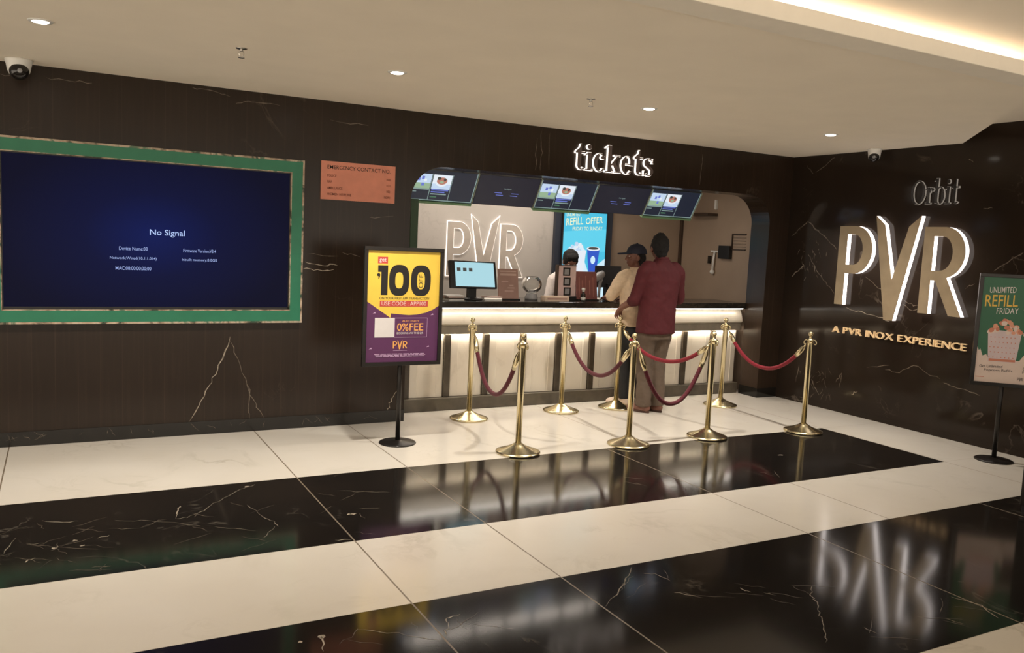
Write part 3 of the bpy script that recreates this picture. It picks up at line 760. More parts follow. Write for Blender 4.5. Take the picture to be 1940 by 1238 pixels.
M['d_trim'] = mat('green_edge_strip', srgb(110, 150, 110), .4)
M['d_rim'] = mat('pale_edge_strip', srgb(165, 175, 155), .4)
mx = -4.186
for k, (lit, lab) in enumerate(((1, 'lit menu display clipped by the rounded left corner of the ticket window'), (0, 'dark blank display between the left and the middle menu displays'), (1, 'lit menu display in the middle, left of the tickets lettering'),
                                (0, 'dark blank display under the tickets lettering'), (1, 'lit menu display nearest the right corner of the ticket window'))):
    menu(lab, mx+.6475*k, lit)

# promotional screen on the booth's back wall
pt = thing('promo_screen', 'tall cyan refill offer screen in a dark frame on the booth back wall', 'screen', (-1.6, YB-.0005, 1.4))
mb = MB(); mb.box(-.375, .40, -.05, 0, -.55, .56, 'navy'); M['navy'] = mat('navy_panel', (.028, .034, .05), .4); mb.build('panel', pt, bevel=.003)
mb = MB(); mb.box(-.300, .302, -.085, -.05, -.54, .53, 'black'); mb.build('housing', pt, bevel=.003)
mb = MB(); pr = Print(mb, (-.288, -.0855, .517), (1, 0, 0), (0, 0, -1), (0, -1, 0), .578, 1.03, .0005)
pr.rect(0, 0, 1, 1, 'd_cyan'); pr.poly([(0, .22), (1, .17), (1, .42), (0, .47)], 'd_cyan2')
pr.text('UNLIMITED', .05, .020, .36, .055, 'd_cream', .02, slant=.012)
pr.text('REFILL', .05, .075, .44, .155, 'd_cream', .03, slant=.025); pr.text('OFFER', .50, .058, .90, .130, 'd_cream', .03, slant=.025)
pr.text('FRIDAY TO SUNDAY', .20, .165, .90, .205, 'd_cream', .02, slant=.02)
pr.poly([(0, .62), (.15, .50), (.3, .46), (.5, .52), (.62, .66), (.75, .60), (1, .50), (1, 1), (0, 1)], 'd_ice')
L = pr.l+1
for i in range(46):
    a = random.random(); pr.disc(.10+.42*a, .42-.10*math.sin(a*PI)*random.random()+.02, random.uniform(.03, .05), random.uniform(.018, .028), ('d_white', 'd_ice', 'd_pale')[i % 3], L+i*.02, 9)
pr.poly([(.08, .42), (.54, .42), (.49, .70), (.13, .70)], 'd_white', L+2)
pr.poly([(.56, .40), (.86, .40), (.80, .65), (.62, .65)], 'd_royal', L+2); pr.disc(.71, .395, .16, .024, 'd_white', L+3); pr.disc(.71, .39, .12, .014, 'd_food2', L+4); pr.disc(.71, .52, .055, .045, 'd_ice', L+3, 20)
mb.build('display', pt, fix=False)

# ------------------------------------------------------------------ things on the counter (top at z = 1.0)
CZ = 1.0
t = thing('touch_monitor', 'customer touch monitor with pale blue screen left of the counter', 'monitor', (-3.50, .47, CZ))
mb = MB(); mb.lathe([(.001, 0), (.10, 0), (.10, .010), (.04, .020), (.001, .020)], (0, 0, 0), 'black', 28); mb.build('base', t)
mb = MB(); mb.box(-.045, .045, -.005, .03, .018, .20, 'black'); mb.build('neck', t, bevel=.004)
R = (Matrix.Translation((0, -.055, .11)) @ Matrix.Rotation(math.radians(-14), 4, 'X') @ Matrix.Rotation(math.radians(4), 4, 'Z'))
mb = MB(); mb.box(-.245, .245, 0, .04, 0, .255, 'black', R); mb.build('housing', t, bevel=.004)
mb = MB(); r3 = R.to_3x3(); pr = Print(mb, R @ Vector((-.195, -.001, .242)), r3 @ Vector((1, 0, 0)), r3 @ Vector((0, 0, -1)), r3 @ Vector((0, -1, 0)), .415, .228, .0004)
pr.rect(0, 0, 1, 1, 'd_touch'); L = pr.l+1
for u in (.05, .20, .35): pr.rect(u, .24, u+.09, .38, 'd_food2', L)
mb.build('display', t, fix=False)

M['brown_card'] = mat('brown_card', srgb(164, 130, 120), .5); M['brown_card2'] = mat('brown_card_print', srgb(200, 172, 162), .5); M['maroon_card'] = mat('maroon_card', srgb(136, 84, 82), .5); M['maroon_print'] = mat('maroon_card_print', srgb(176, 120, 112), .5)
def tent(label, x, y, w, h, m1, m2, lines):
    t = thing('table_sign', label, 'sign', (x, y, CZ))
    R = Matrix.Rotation(math.radians(-9), 4, 'X')
    mb = MB(); mb.box(-w/2, w/2, -.006, .006, 0.004, h, m1, R); mb.build('card', t)
    mb = MB(); mb.box(-w/2-.004, w/2+.004, -.03, .06, 0, .012, 'black'); mb.build('foot', t)
    mb = MB(); r3 = R.to_3x3(); pr = Print(mb, R @ Vector((-w/2, -.0065, h)), (1, 0, 0), r3 @ Vector((0, 0, -1)), r3 @ Vector((0, -1, 0)), w, h, .0004)
    for (u0, v0, u1, v1) in lines: pr.rect(u0, v0, u1, v1, m2, 1)
    mb.build('print', t, fix=False)
tent('brown menu card standing beside the touch monitor', -3.115, .46, .215, .295, 'brown_card', 'brown_card2', [(.1, .06, .9, .10), (.1, .15, .9, .22), (.15, .40, .5, .42), (.45, .60, .80, .63), (.55, .52, .75, .56), (.3, .70, .75, .73)])
tent('maroon menu card standing right of the photo frame sign', -2.225, .46, .245, .29, 'maroon_card', 'maroon_print', [(.12, .2, .16, .9), (.28, .3, .31, .85), (.45, .15, .48, .9), (.62, .3, .66, .8), (.8, .2, .83, .88)])

t = thing('glass_bowl', 'clear round bowl on a dark foot beside the brown menu card', 'bowl', (-2.845, .50, CZ))
mb = MB(); mb.lathe([(.001, 0), (.062, 0), (.066, .02), (.05, .055), (.05, .06), (.001, .06)], (0, 0, 0), 'grey_plastic', 28); mb.build('foot', t)
mb = MB(); po = [(.001, .061)]+[(.10*math.sin(a), .150-.088*math.cos(a)) for a in [math.radians(x) for x in range(25, 150, 10)]]; pi_ = [(r-.003 if r > .01 else r, z+.003) for r, z in po[::-1]]
mb.lathe(po+pi_[:-1]+[(.001, .065)], (0, 0, 0), 'glass', 32); mb.build('bowl', t)
M['beige_box'] = mat('beige_box', srgb(200, 178, 158), .5)
t = thing('card_box', 'low beige box lying before the photo frame sign', 'box', (-2.675, .335, CZ))
mb = MB(); mb.box(-.135, .135, -.045, .045, 0, .05, 'beige_box'); mb.build('box', t, bevel=.003)
mb = MB(); mb.box(-.11, .11, -.0462, -.0452, .018, .034, 'brown_card'); mb.build('print', t)
t = thing('photo_sign', 'pale upright sign with three square photo frames in the counter middle', 'sign', (-2.475, .47, CZ))
mb = MB(); mb.box(-.112, .112, -.03, .05, 0, .040, 'black'); mb.build('base', t, bevel=.003)
M['pink_card'] = mat('pale_pink_card', srgb(216, 190, 188), .5)
mb = MB(); mb.box(-.107, .107, -.008, .008, .040, .34, 'pink_card'); mb.build('card', t)
mb = MB(); mb.box(-.118, -.1075, -.03, .02, .040, .345, 'brown_trim'); mb.box(-.1075, .1075, -.02, .02, .3405, .348, 'brown_trim'); mb.build('holder', t)
for k in range(3):
    z = .088+.097*k; xx = .012-.008*k
    mb = MB()
    for a, b, c, d in ((-.040, .040, .028, .040), (-.040, .040, -.040, -.028), (-.040, -.028, -.028, .028), (.028, .040, -.028, .028)): mb.box(xx+a, xx+b, -.014, -.0085, z+c, z+d, 'black')
    mb.build('photo_frame', t)
    mb = MB(); mb.box(xx-.028, xx+.028, -.0105, -.0085, z-.028, z+.028, 'grey_plastic'); mb.build('photo', t)
t = thing('sanitizer_bottle', 'small bottle with white pump before the maroon menu card', 'bottle', (-2.33, .37, CZ))
mb = MB(); mb.lathe([(.001, 0), (.022, 0), (.024, .004), (.024, .045), (.022, .07), (.012, .082), (.012, .09), (.001, .09)], (0, 0, 0), 'counter_dark', 20); mb.build('body', t)
mb = MB(); mb.lathe([(.0235, .010), (.0245, .010), (.0245, .038), (.0235, .038)], (0, 0, 0), 'white_plastic', 20); mb.build('label_band', t)
mb = MB(); mb.lathe([(.001, .0905), (.014, .0905), (.014, .105), (.018, .108), (.018, .13), (.001, .132)], (0, 0, 0), 'white_plastic', 16); mb.build('pump', t)
t = thing('barcode_scanner', 'grey barcode scanner on a stalk with white foot beside the capped person', 'scanner', (-2.015, .56, CZ))
mb = MB(); mb.lathe([(.001, 0), (.046, 0), (.046, .008), (.02, .02), (.001, .02)], (0, 0, 0), 'white_plastic', 24); mb.build('foot', t)
mb = MB(); mb.tube([(0, 0, .018), (.004, .005, .10), (.015, .01, .17), (.018, .0, .21)], [.016, .014, .016, .02], 'grey_plastic', 14); mb.build('stalk', t)
mb = MB(); mb.tube([(-.07, -.02, .195), (-.055, -.018, .215), (-.01, -.01, .245), (.03, 0, .262), (.05, 0, .250)], [.022, .036, .044, .038, .02], 'grey_plastic', 16); mb.build('scanner_head', t)
t = thing('staff_monitor', 'black staff side monitor behind the scanner, partly hidden by the capped person', 'monitor', (-1.83, .66, CZ))
mb = MB(); mb.box(-.07, .07, -.05, .05, 0, .010, 'black'); mb.build('base', t, bevel=.003)
mb = MB(); mb.box(-.02, .02, -.012, .012, .010, .16, 'black'); mb.build('neck', t)
mb = MB(); mb.box(-.16, .16, .0125, .04, .12, .345, 'black'); mb.build('housing', t, bevel=.005)
def leaflets(label, x, y, rz, n):
    t = thing('leaflet_stack', label, 'paper stack', (x, y, CZ), rz)
    for k in range(n):
        a = random.uniform(-.15, .15); R = Matrix.Rotation(a, 4, 'Z')
        mb = MB(); mb.box(-.085, .085, -.055, .055, k*.012, k*.012+.0105, ('white_plastic', 'chrome', 'brown_card2', 'white_plastic')[k % 4], R); mb.build('leaflet', t)
leaflets('pale leaflets lying left of the touch monitor', -3.72, .40, .1, 4)
leaflets('low stack of pale leaflets right of the touch monitor foot', -3.31, .43, -.1, 3)

# ------------------------------------------------------------------ fittings on the booth side wall
t = thing('wall_handset', 'white handset hanging on the booth side wall', 'handset', (XS, .97, 1.42))
mb = MB(); mb.box(-.02, 0, -.07, .06, .115, .135, 'white_plastic'); mb.build('bracket', t, bevel=.003)
mb = MB(); mb.tube([(-.02, -.01, .116), (-.026, -.005, .02), (-.028, 0, -.10)], [.012, .013, .014], 'white_plastic', 12); mb.ball((-.028, 0, -.115), .028, 'white_plastic'); mb.build('handle', t)
mb = MB(); mb.box(-.035, 0, .055, .085, -.02, .07, 'counter_dark'); mb.build('cradle', t, bevel=.003)
mb = MB(); mb.box(XS-.05, XS+.003, .69, .87, 1.465, 1.615, 'black'); tag(mb.build('control_box', bevel=.004), 'small black box on the booth side wall beside the white handset', 'box')
mb = MB()
for a, b, c, d in ((.48, .70, 1.74, 1.755), (.48, .70, 1.57, 1.582), (.688, .70, 1.582, 1.74)): mb.box(XS-.015, XS, a, b, c, d, 'brown_trim')
for k in range(4): mb.box(XS-.008, XS, .48, .688, 1.605+.034*k, 1.608+.034*k, 'brown_trim')
tag(mb.build('wall_grille'), 'thin dark framed grille near the right jamb inside the booth', 'grille')
mb = MB(); mb.box(XS-.16, XS, .97, 1.36, 1.955, 1.985, 'brown_trim'); tag(mb.build('wall_shelf', bevel=.003), 'short dark shelf on the booth side wall beside the menu display', 'shelf')
mb = MB(); mb.box(XS-.03, XS, .98, 1.01, 2.03, 2.14, 'white_plastic'); tag(mb.build('wall_sensor', bevel=.003), 'small white upright sensor above the dark shelf in the booth', 'sensor')

# ------------------------------------------------------------------ ceiling fittings
def downlight(x, y, label):
    t = thing('ceiling_downlight', label, 'ceiling light', (x, y, HC), 0, 'recessed downlights')
    mb = MB(); mb.lathe([(.040, -.006), (.056, -.006), (.060, -.003), (.060, 0), (.040, 0)], (0, 0, 0), 'white_plastic', 32); mb.build('trim_ring', t)
    mb = MB(); mb.lathe([(.001, -.012), (.030, -.011), (.040, -.007), (.040, -.001), (.001, -.001)], (0, 0, 0), 'lamp', 32); mb.build('lens', t)
    return t
DL = [(-6.95, 'recessed downlight nearest the left camera dome'), (-5.01, 'recessed downlight above the emergency plate'), (-3.05, 'recessed downlight above the tickets lettering'), (-1.14, 'recessed downlight nearest the right wall corner')]
d0 = downlight(DL[0][0], -1.47, DL[0][1])
for x, l in DL[1:]: dup(d0, (x, -1.47, HC), l)
def sprinkler(x, label):
    t = thing('fire_sprinkler', label, 'sprinkler', (x, -1.51, HC), 0, 'fire sprinklers')
    mb = MB(); mb.lathe([(.001, -.004), (.03, -.004), (.032, 0), (.001, 0)], (0, 0, 0), 'chrome', 24); mb.build('rosette', t)
    mb = MB(); mb.tube([(0, 0, -.003), (0, 0, -.018)], .009, 'chrome', 10)
    for s in (-1, 1): mb.tube([(s*.008, 0, -.016), (s*.014, 0, -.028), (s*.010, 0, -.042), (0, 0, -.050)], .0028, 'chrome', 6)
    mb.build('frame', t)
    mb = MB(); mb.lathe([(.001, -.054), (.018, -.054), (.018, -.0505), (.001, -.0505)], (0, 0, 0), 'chrome', 16); mb.build('deflector', t)
    return t
sprinkler(-5.958, 'small metal fire sprinkler between the two left downlights'); sprinkler(-3.589, 'small metal fire sprinkler left of the tickets lettering downlight')
M['camera_glass'] = mat('camera_window', (.012, .010, .009), .08)
def cctv(x, y, label, rz, s=1.):
    t = thing('dome_camera', label, 'security camera', (x, y, HC-.0005), rz, 'dome security cameras')
    mb = MB(); mb.lathe([(.001, 0), (.062*s, 0), (.064*s, -.01), (.058*s, -.035), (.052*s, -.075), (.044*s, -.095), (.001, -.10)], (0, 0, 0), 'white_plastic', 32); mb.build('housing', t)
    mb = MB(); mb.ball((0, -.022*s, -.078), .046*s, 'camera_glass', 20, 12); e = mb.build('eyeball', t)
    mb = MB(); mb.lathe([(.001, 0), (.014, 0), (.014, .004), (.001, .004)], (0, -.066*s, -.082), 'grey_plastic', 16, Matrix.Rotation(PI/2, 3, 'X')); mb.build('lens', e)
cctv(-7.095, -.16, 'white dome camera in the left ceiling corner above the big screen', .1, 1.25)
cctv(-.12, -1.10, 'white dome camera on the ceiling above the huge bronze letters', -.9, 1.)

# ------------------------------------------------------------------ dark kiosk at the right edge
t = thing('kiosk_cabinet', 'black upright cabinet at the right edge of the view', 'cabinet', (-1.34, -3.735, 0))
mb = MB(); mb.box(-.19, .19, -.16, .16, 0, .05, 'black'); mb.build('plinth', t)
mb = MB(); mb.box(-.2, .2, -.17, .17, .05, .62, 'black_satin'); mb.build('body', t, bevel=.006)
mb = MB(); mb.box(-.21, .21, -.18, .18, .62, .65, 'black'); mb.build('top', t, bevel=.004)
# ------------------------------------------------------------------ people
class Blob:
    """overlapping closed volumes fused into one smooth skin by a voxel remesh"""
    def __init__(self): self.mb = MB()
    def cap(self, a, b, ra, rb, n=14):
        a, b = Vector(a), Vector(b); d = b-a; L = d.length; t = d.normalized()
        u = t.cross(Vector((0, 0, 1)) if abs(t.z) < .9 else Vector((1, 0, 0))).normalized(); w = t.cross(u)
        pr = [(-ra*math.cos(q), ra*math.sin(q)) for q in [i*PI/2/4 for i in range(5)]] + [(L+rb*math.sin(q), rb*math.cos(q)) for q in [i*PI/2/4 for i in range(5)]]
        vs = []; fs = []
        for s, r in pr:
            r = max(r, 1e-4)
            for k in range(n):
                g = 2*PI*k/n; vs.append(a+t*s+(u*math.cos(g)+w*math.sin(g))*r)
        m = len(pr)
        for j in range(m-1):
            for k in range(n): fs.append((j*n+k, j*n+(k+1) % n, (j+1)*n+(k+1) % n, (j+1)*n+k))
        fs.append(tuple(range(n-1, -1, -1))); fs.append(tuple(range((m-1)*n, m*n)))
        self.mb.add(vs, fs, 'skin')
    def chain(self, pts):
        for (p, r), (q, s) in zip(pts, pts[1:]): self.cap(p, q, r, s)
    def ell(self, c, r, rot=None, n=20, rings=14):
        vs = []; fs = []; c = Vector(c)
        for j in range(rings+1):
            f = PI*j/rings
            for k in range(n):
                g = 2*PI*k/n; p = Vector((max(1e-4, math.sin(f))*math.cos(g)*r[0], max(1e-4, math.sin(f))*math.sin(g)*r[1], -math.cos(f)*r[2]))
                vs.append(c+(rot @ p if rot else p))
        for j in range(rings):
            for k in range(n): fs.append((j*n+k, j*n+(k+1) % n, (j+1)*n+(k+1) % n, (j+1)*n+k))
        fs.append(tuple(range(n-1, -1, -1))); fs.append(tuple(range(rings*n, rings*n+n)))
        self.mb.add(vs, fs, 'skin')
    def loft(self, rings, yaw=0., n=28):
        vs = []; fs = []; c, s = math.cos(yaw), math.sin(yaw)
        for x, y, z, rx, ry in rings:
            for k in range(n):
                g = 2*PI*k/n; a = rx*math.copysign(abs(math.cos(g))**.85, math.cos(g)); b = ry*math.copysign(abs(math.sin(g))**.85, math.sin(g))
                vs.append((x+a*c-b*s, y+a*s+b*c, z))
        m = len(rings)
        for j in range(m-1):
            for k in range(n): fs.append((j*n+k, j*n+(k+1) % n, (j+1)*n+(k+1) % n, (j+1)*n+k))
        fs.append(tuple(range(n-1, -1, -1))); fs.append(tuple(range((m-1)*n, m*n)))
        self.mb.add(vs, fs, 'skin')
    def build(self, name, m, parent=None, voxel=.008, smooth=3, wrinkle=0., wscale=.09):
        o = self.mb.build(name, None)
        md = o.modifiers.new('r', 'REMESH'); md.mode = 'VOXEL'; md.voxel_size = voxel; md.use_smooth_shade = True
        sm = o.modifiers.new('s', 'SMOOTH'); sm.factor = .5; sm.iterations = smooth
        if wrinkle:
            tx = bpy.data.textures.new('folds', 'CLOUDS'); tx.noise_scale = wscale; tx.noise_depth = 2
            dp = o.modifiers.new('d', 'DISPLACE'); dp.texture = tx; dp.strength = wrinkle; dp.mid_level = .5; dp.texture_coords = 'LOCAL'
        me = ob_mesh(o); old = o.data; o.modifiers.clear(); o.data = me; bpy.data.meshes.remove(old); me.name = name
        me.materials.clear(); me.materials.append(M[m])
        for p in me.polygons: p.use_smooth = True
        if parent: o.parent = parent
        return o
def hand(B, wrist, d, up, side, curl, sc=1.):
    """palm from the wrist along d; up = back of the hand; side=+1 thumb towards up x d"""
    w = Vector(wrist); d = Vector(d).normalized(); up = Vector(up); up = (up-d*up.dot(d)).normalized(); s = up.cross(d)*side
    B.chain([(w, .026*sc), (w+d*.045*sc, .024*sc)])
    for k in range(4): B.cap(w+d*.01*sc+s*(.012-.008*k)*sc, w+d*.082*sc+s*(.030-.020*k)*sc, .017*sc, .0115*sc)
    for k, L in enumerate((.072, .080, .074, .058)):
        p = w+d*.082*sc+s*(.031-.0205*k)*sc; a = 0.; dirn = d+s*(.10-.07*k); dirn.normalize()
        pts = [(p, .0092*sc)]
        for q, f in enumerate((.45, .32, .23)):
            a += curl*(.6 if q == 0 else 1.)
            p = p+(dirn*math.cos(a)-up*math.sin(a))*L*f*sc; pts.append((p, (.0086-.0009*q)*sc))
        B.chain(pts)
    p = w+d*.022*sc+s*.028*sc
    t1 = (d*.72+s*.62-up*.25).normalized(); t2 = (d*.88+s*.28-up*.40).normalized()
    B.chain([(p, .015*sc), (p+t1*.036*sc, .0115*sc), (p+t1*.036*sc+t2*.030*sc, .0098*sc), (p+t1*.036*sc+t2*.052*sc, .0085*sc)])
def head(B, c, yaw, sc=1., pitch=0.):
    """c = head centre at eye level, faces +Y turned by yaw"""
    R = Matrix.Rotation(yaw, 3, 'Z') @ Matrix.Rotation(pitch, 3, 'X')
    P = lambda x, y, z: Vector(c)+R @ Vector((x, y, z))*sc
    E = lambda x, y, z, a, b, d: B.ell(P(x, y, z), (a*sc, b*sc, d*sc), R)
    E(0, -.012, .030, .074, .094, .088); E(0, .020, -.030, .060, .068, .078); E(0, .045, -.082, .030, .030, .026)
    E(0, .070, .028, .050, .018, .020)                                     # brow
    B.chain([(P(0, .082, .012), .0085*sc), (P(0, .100, -.028), .012*sc)]); E(-.012, .090, -.032, .010, .010, .009); E(.012, .090, -.032, .010, .010, .009)
    E(0, .078, -.058, .022, .013, .006); E(0, .076, -.070, .020, .013, .007)
    E(-.038, .062, -.018, .020, .018, .018); E(.038, .062, -.018, .020, .018, .018)
    for s in (-1, 1):
        E(s*.076, -.008, -.012, .010, .020, .032); E(s*.074, .0, -.034, .009, .012, .014)
    return P, R
def eyes(P, R, par, sc):
    for s in (-1, 1):
        mb = MB(); mb.ball(P(s*.031, .073, .003), (.0125*sc, .0105*sc, .0070*sc), 'eye_white', 12, 8); mb.ball(P(s*.031, .0795, .003), .0050*sc, 'hair', 10, 6); mb.build('eye', par)
for n, c, r in (('skin', srgb(118, 78, 64), .5), ('skin_dark', srgb(134, 92, 74), .5), ('hair', (.006, .005, .005), .9), ('eye_white', (.65, .62, .58), .2), ('shirt_red', srgb(74, 10, 19), .8), ('trousers_brown', srgb(90, 75, 62), .8),
                ('cap_navy', srgb(26, 30, 48), .7), ('shirt_sand', srgb(212, 188, 158), .8), ('trousers_black', srgb(34, 32, 32), .8), ('shirt_white', srgb(222, 214, 210), .8), ('sandal', srgb(66, 42, 32), .6), ('shoe_pale', srgb(206, 186, 170), .6), ('sole', srgb(228, 220, 208), .6)):
    M[n] = mat(n, c, r, var=.10, scale=30, bump=.15 if 'shirt' in n or 'trous' in n else 0.)
def foot(B, ankle, toe, ex=0.):
    a = Vector(ankle); t = Vector(toe); d = (t-a); d.z = 0; d.normalize(); s = Vector((-d.y, d.x, 0))
    B.chain([(a, .040+ex), (Vector((a.x, a.y, .045))-d*.03, .038+ex), ((a.x+d.x*.06, a.y+d.y*.06, .048), .036+ex), ((t.x, t.y, .026), .026+ex)])
    B.cap(Vector((t.x, t.y, .026))+s*.018, Vector((a.x, a.y, .034))+s*.010, .026+ex, .032+ex); B.cap(Vector((t.x, t.y, .024))-s*.022-d*.015, Vector((a.x, a.y, .034))-s*.012, .024+ex, .032+ex)
def sandal(ankle, toe, par, m, top):
    a = Vector(ankle); t = Vector(toe); d = (t-a); d.z = 0; d.normalize(); s = Vector((-d.y, d.x, 0)); L = (Vector((t.x, t.y, 0))-Vector((a.x, a.y, 0))).length
    out = []
    for k in range(28):
        g = 2*PI*k/28; u = math.cos(g); v = math.sin(g)
        out.append((u*(L/2+.062), v*(.048+.008*u)))
    c = Vector((a.x, a.y, 0))+d*(L/2-.006)
    mb = MB(); mb.prism(out, lambda p, q, z: c+d*p+s*q+Vector((0, 0, z)), .018, m); sole = mb.build('sole', par, bevel=.003)
    return sole

# man in the red shirt, seen from behind, facing the counter
B = Blob()
hc = Vector((-1.908, -.245, 1.555))
P, HR = head(B, hc, -.38, 1.0)
B.chain([((-1.900, -.285, 1.36), .066), ((-1.903, -.275, 1.44), .058), ((-1.905, -.262, 1.50), .056)])
B.loft([(-1.915, -.27, .72, .13, .10), (-1.915, -.27, .85, .15, .108), (-1.91, -.27, .98, .135, .095), (-1.90, -.27, 1.18, .16, .105), (-1.895, -.275, 1.30, .175, .10), (-1.895, -.28, 1.385, .13, .07), (-1.897, -.28, 1.43, .06, .055)])
LA = [((-2.078, -.280, 1.355), .052), ((-2.150, -.235, 1.065), .040), ((-2.163, -.065, .985), .030)]
RA = [((-1.715, -.280, 1.355), .052), ((-1.632, -.235, 1.075), .040), ((-1.735, .0, 1.085), .029)]
B.chain(LA); B.chain(RA)
hand(B, LA[2][0], (.10, .75, -.62), (-.2, .5, .8), 1, .55)
hand(B, RA[2][0], (-.35, .9, -.12), (.5, .2, .8), -1, .5)
hips = [((-2.000, -.27, .80), .090), ((-1.835, -.27, .80), .090)]
LL = [hips[0], ((-2.005, -.245, .46), .058), ((-2.010, -.285, .09), .040)]
RL = [hips[1], ((-1.850, -.245, .46), .058), ((-1.862, -.295, .09), .040)]
B.chain(LL); B.chain(RL)
FT = [((-2.010, -.285, .08), (-2.055, -.135, 0)), ((-1.862, -.295, .08), (-1.885, -.14, 0))]
for a, t in FT: foot(B, Vector(a)+Vector((0, 0, .012)), t)
for v in range(len(B.mb.v)): pass
man = B.build('person', 'skin', None, .0055, 3)
tag(man, 'man in a red shirt and brown trousers seen from behind at the ticket counter', 'person')
eyes(P, HR, man, 1.)
S = Blob()
S.loft([(-1.915, -.27, .755, .200, .135), (-1.915, -.27, .85, .196, .135), (-1.912, -.27, .98, .190, .132), (-1.905, -.27, 1.12, .195, .134), (-1.898, -.272, 1.25, .207, .132), (-1.895, -.278, 1.34, .205, .115), (-1.895, -.28, 1.395, .150, .090), (-1.897, -.28, 1.43, .075, .072), (-1.898, -.278, 1.455, .068, .068)])
for A in (LA, RA):
    e = Vector(A[1][0]); sgn = -1 if A is LA else 1
    q = e.lerp(Vector(A[2][0]), .22)
    S.chain([(Vector(A[0][0])+Vector((-.035*sgn, 0, .012)), .072), (Vector(A[0][0])+Vector((.012*sgn, 0, -.03)), .074), (Vector(A[0][0]).lerp(e, .6), .064), (e, .060), (q, .052)])
S.build('shirt', 'shirt_red', man, .008, 4, .018, .10)
S = Blob(); S.loft([(-1.898, -.285, 1.445, .064, .066), (-1.899, -.28, 1.475, .062, .064)]); S.build('collar', 'shirt_red', man, .005, 2)
T = Blob()
T.loft([(-1.917, -.27, .70, .170, .115), (-1.917, -.27, .80, .172, .120), (-1.915, -.27, .90, .165, .115)])
for H, L in ((hips[0], LL), (hips[1], RL)):
    T.chain([(Vector(H[0])+Vector((0, 0, -.02)), .104), (Vector(L[1][0])+Vector((0, 0, .10)), .090), (L[1][0], .080)])
    k_ = Vector(L[1][0]); a_ = Vector(L[2][0])
    T.loft([(a_.x, a_.y+.012, .062, .070, .080), (a_.x, a_.y+.010, .12, .068, .076), (a_.x+(k_.x-a_.x)*.5, (a_.y+k_.y)/2, .28, .070, .074), (k_.x, k_.y, k_.z, .080, .080)])
T.build('trousers', 'trousers_brown', man, .008, 4, .022, .11)
Hh = Blob()
Hh.ell(P(0, -.022, .040), (.083, .098, .093), HR); Hh.ell(P(0, -.050, -.005), (.074, .062, .074), HR); Hh.ell(P(0, .03, .092), (.060, .058, .036), HR)
for q in range(9): Hh.cap(P(random.uniform(-.03, .03), random.uniform(-.05, .02), .112), P(random.uniform(-.012, .012), random.uniform(-.05, .0), .138), .026, .010)
Hh.ell(P(0, -.068, -.045), (.058, .036, .050), HR)
for s in (-1, 1): Hh.ell(P(s*.070, .012, .015), (.014, .028, .035), HR)
Hh.build('hair', 'hair', man, .006, 2, .012, .03)
for a, t in FT: sandal(a, t, man, 'sandal', 'sandal')

# capped person leaning on the counter, head turned to the left
B = Blob()
hc = Vector((-1.958, .055, 1.462))
P, HR = head(B, hc, math.radians(72), .95)
B.chain([((-1.935, .045, 1.29), .058), ((-1.94, .048, 1.36), .050), ((-1.948, .05, 1.41), .050)])
B.loft([(-1.93, .03, .68, .125, .095), (-1.93, .03, .80, .145, .10), (-1.93, .035, .92, .125, .088), (-1.93, .04, 1.10, .145, .095), (-1.93, .042, 1.22, .155, .092), (-1.932, .044, 1.295, .115, .065), (-1.935, .045, 1.33, .055, .05)], .1)
LA = [((-2.085, .045, 1.275), .046), ((-2.165, .135, 1.062), .036), ((-2.095, .330, 1.038), .027)]
RA = [((-1.780, .050, 1.275), .046), ((-1.735, .120, 1.060), .036), ((-1.800, .330, 1.036), .027)]
B.chain(LA); B.chain(RA)
hand(B, LA[2][0], (.5, .85, -.10), (0, 0, 1), -1, .22, .92); hand(B, RA[2][0], (-.4, .9, -.10), (0, 0, 1), 1, .22, .92)
hips = [((-2.005, .03, .74), .082), ((-1.855, .03, .74), .082)]
LL = [hips[0], ((-2.010, .05, .43), .054), ((-2.020, .02, .09), .038)]; RL = [hips[1], ((-1.850, .05, .43), .054), ((-1.845, .0, .09), .038)]
B.chain(LL); B.chain(RL)
FT = [((-2.020, .02, .08), (-2.085, .155, 0)), ((-1.845, .0, .08), (-1.86, .15, 0))]
for a, t in FT: foot(B, Vector(a)+Vector((0, 0, .012)), t)
kid = B.build('person', 'skin', None, .0055, 3)
tag(kid, 'person in a dark cap and sand coloured shirt leaning on the counter, looking left', 'person')
eyes(P, HR, kid, .95)
S = Blob()
S.loft([(-1.93, .03, .79, .180, .125), (-1.93, .032, .90, .172, .122), (-1.93, .038, 1.05, .172, .124), (-1.93, .042, 1.17, .178, .120), (-1.93, .044, 1.26, .172, .105), (-1.932, .045, 1.305, .125, .082), (-1.935, .046, 1.34, .066, .064), (-1.937, .047, 1.365, .060, .060)], .1)
for A in (LA, RA):
    e = Vector(A[1][0]); sgn = -1 if A is LA else 1
    S.chain([(Vector(A[0][0])+Vector((-.03*sgn, 0, .008)), .064), (Vector(A[0][0])+Vector((.010*sgn, 0, -.02)), .068), (Vector(A[0][0]).lerp(e, .6), .066), (e+Vector((0, 0, .010)), .052)])
S.build('shirt', 'shirt_sand', kid, .008, 4, .020, .09)
T = Blob()
T.loft([(-1.93, .03, .64, .150, .105), (-1.93, .03, .74, .158, .110), (-1.93, .03, .83, .150, .105)])
for H, L in ((hips[0], LL), (hips[1], RL)):
    T.chain([(Vector(H[0])+Vector((0, 0, -.02)), .092), (L[1][0], .070)])
    k_ = Vector(L[1][0]); a_ = Vector(L[2][0])
    T.loft([(a_.x, a_.y+.005, .075, .060, .068), (a_.x+(k_.x-a_.x)*.5, (a_.y+k_.y)/2, .26, .062, .064), (k_.x, k_.y, k_.z, .070, .070)])
T.build('trousers', 'trousers_black', kid, .008, 4, .014, .10)
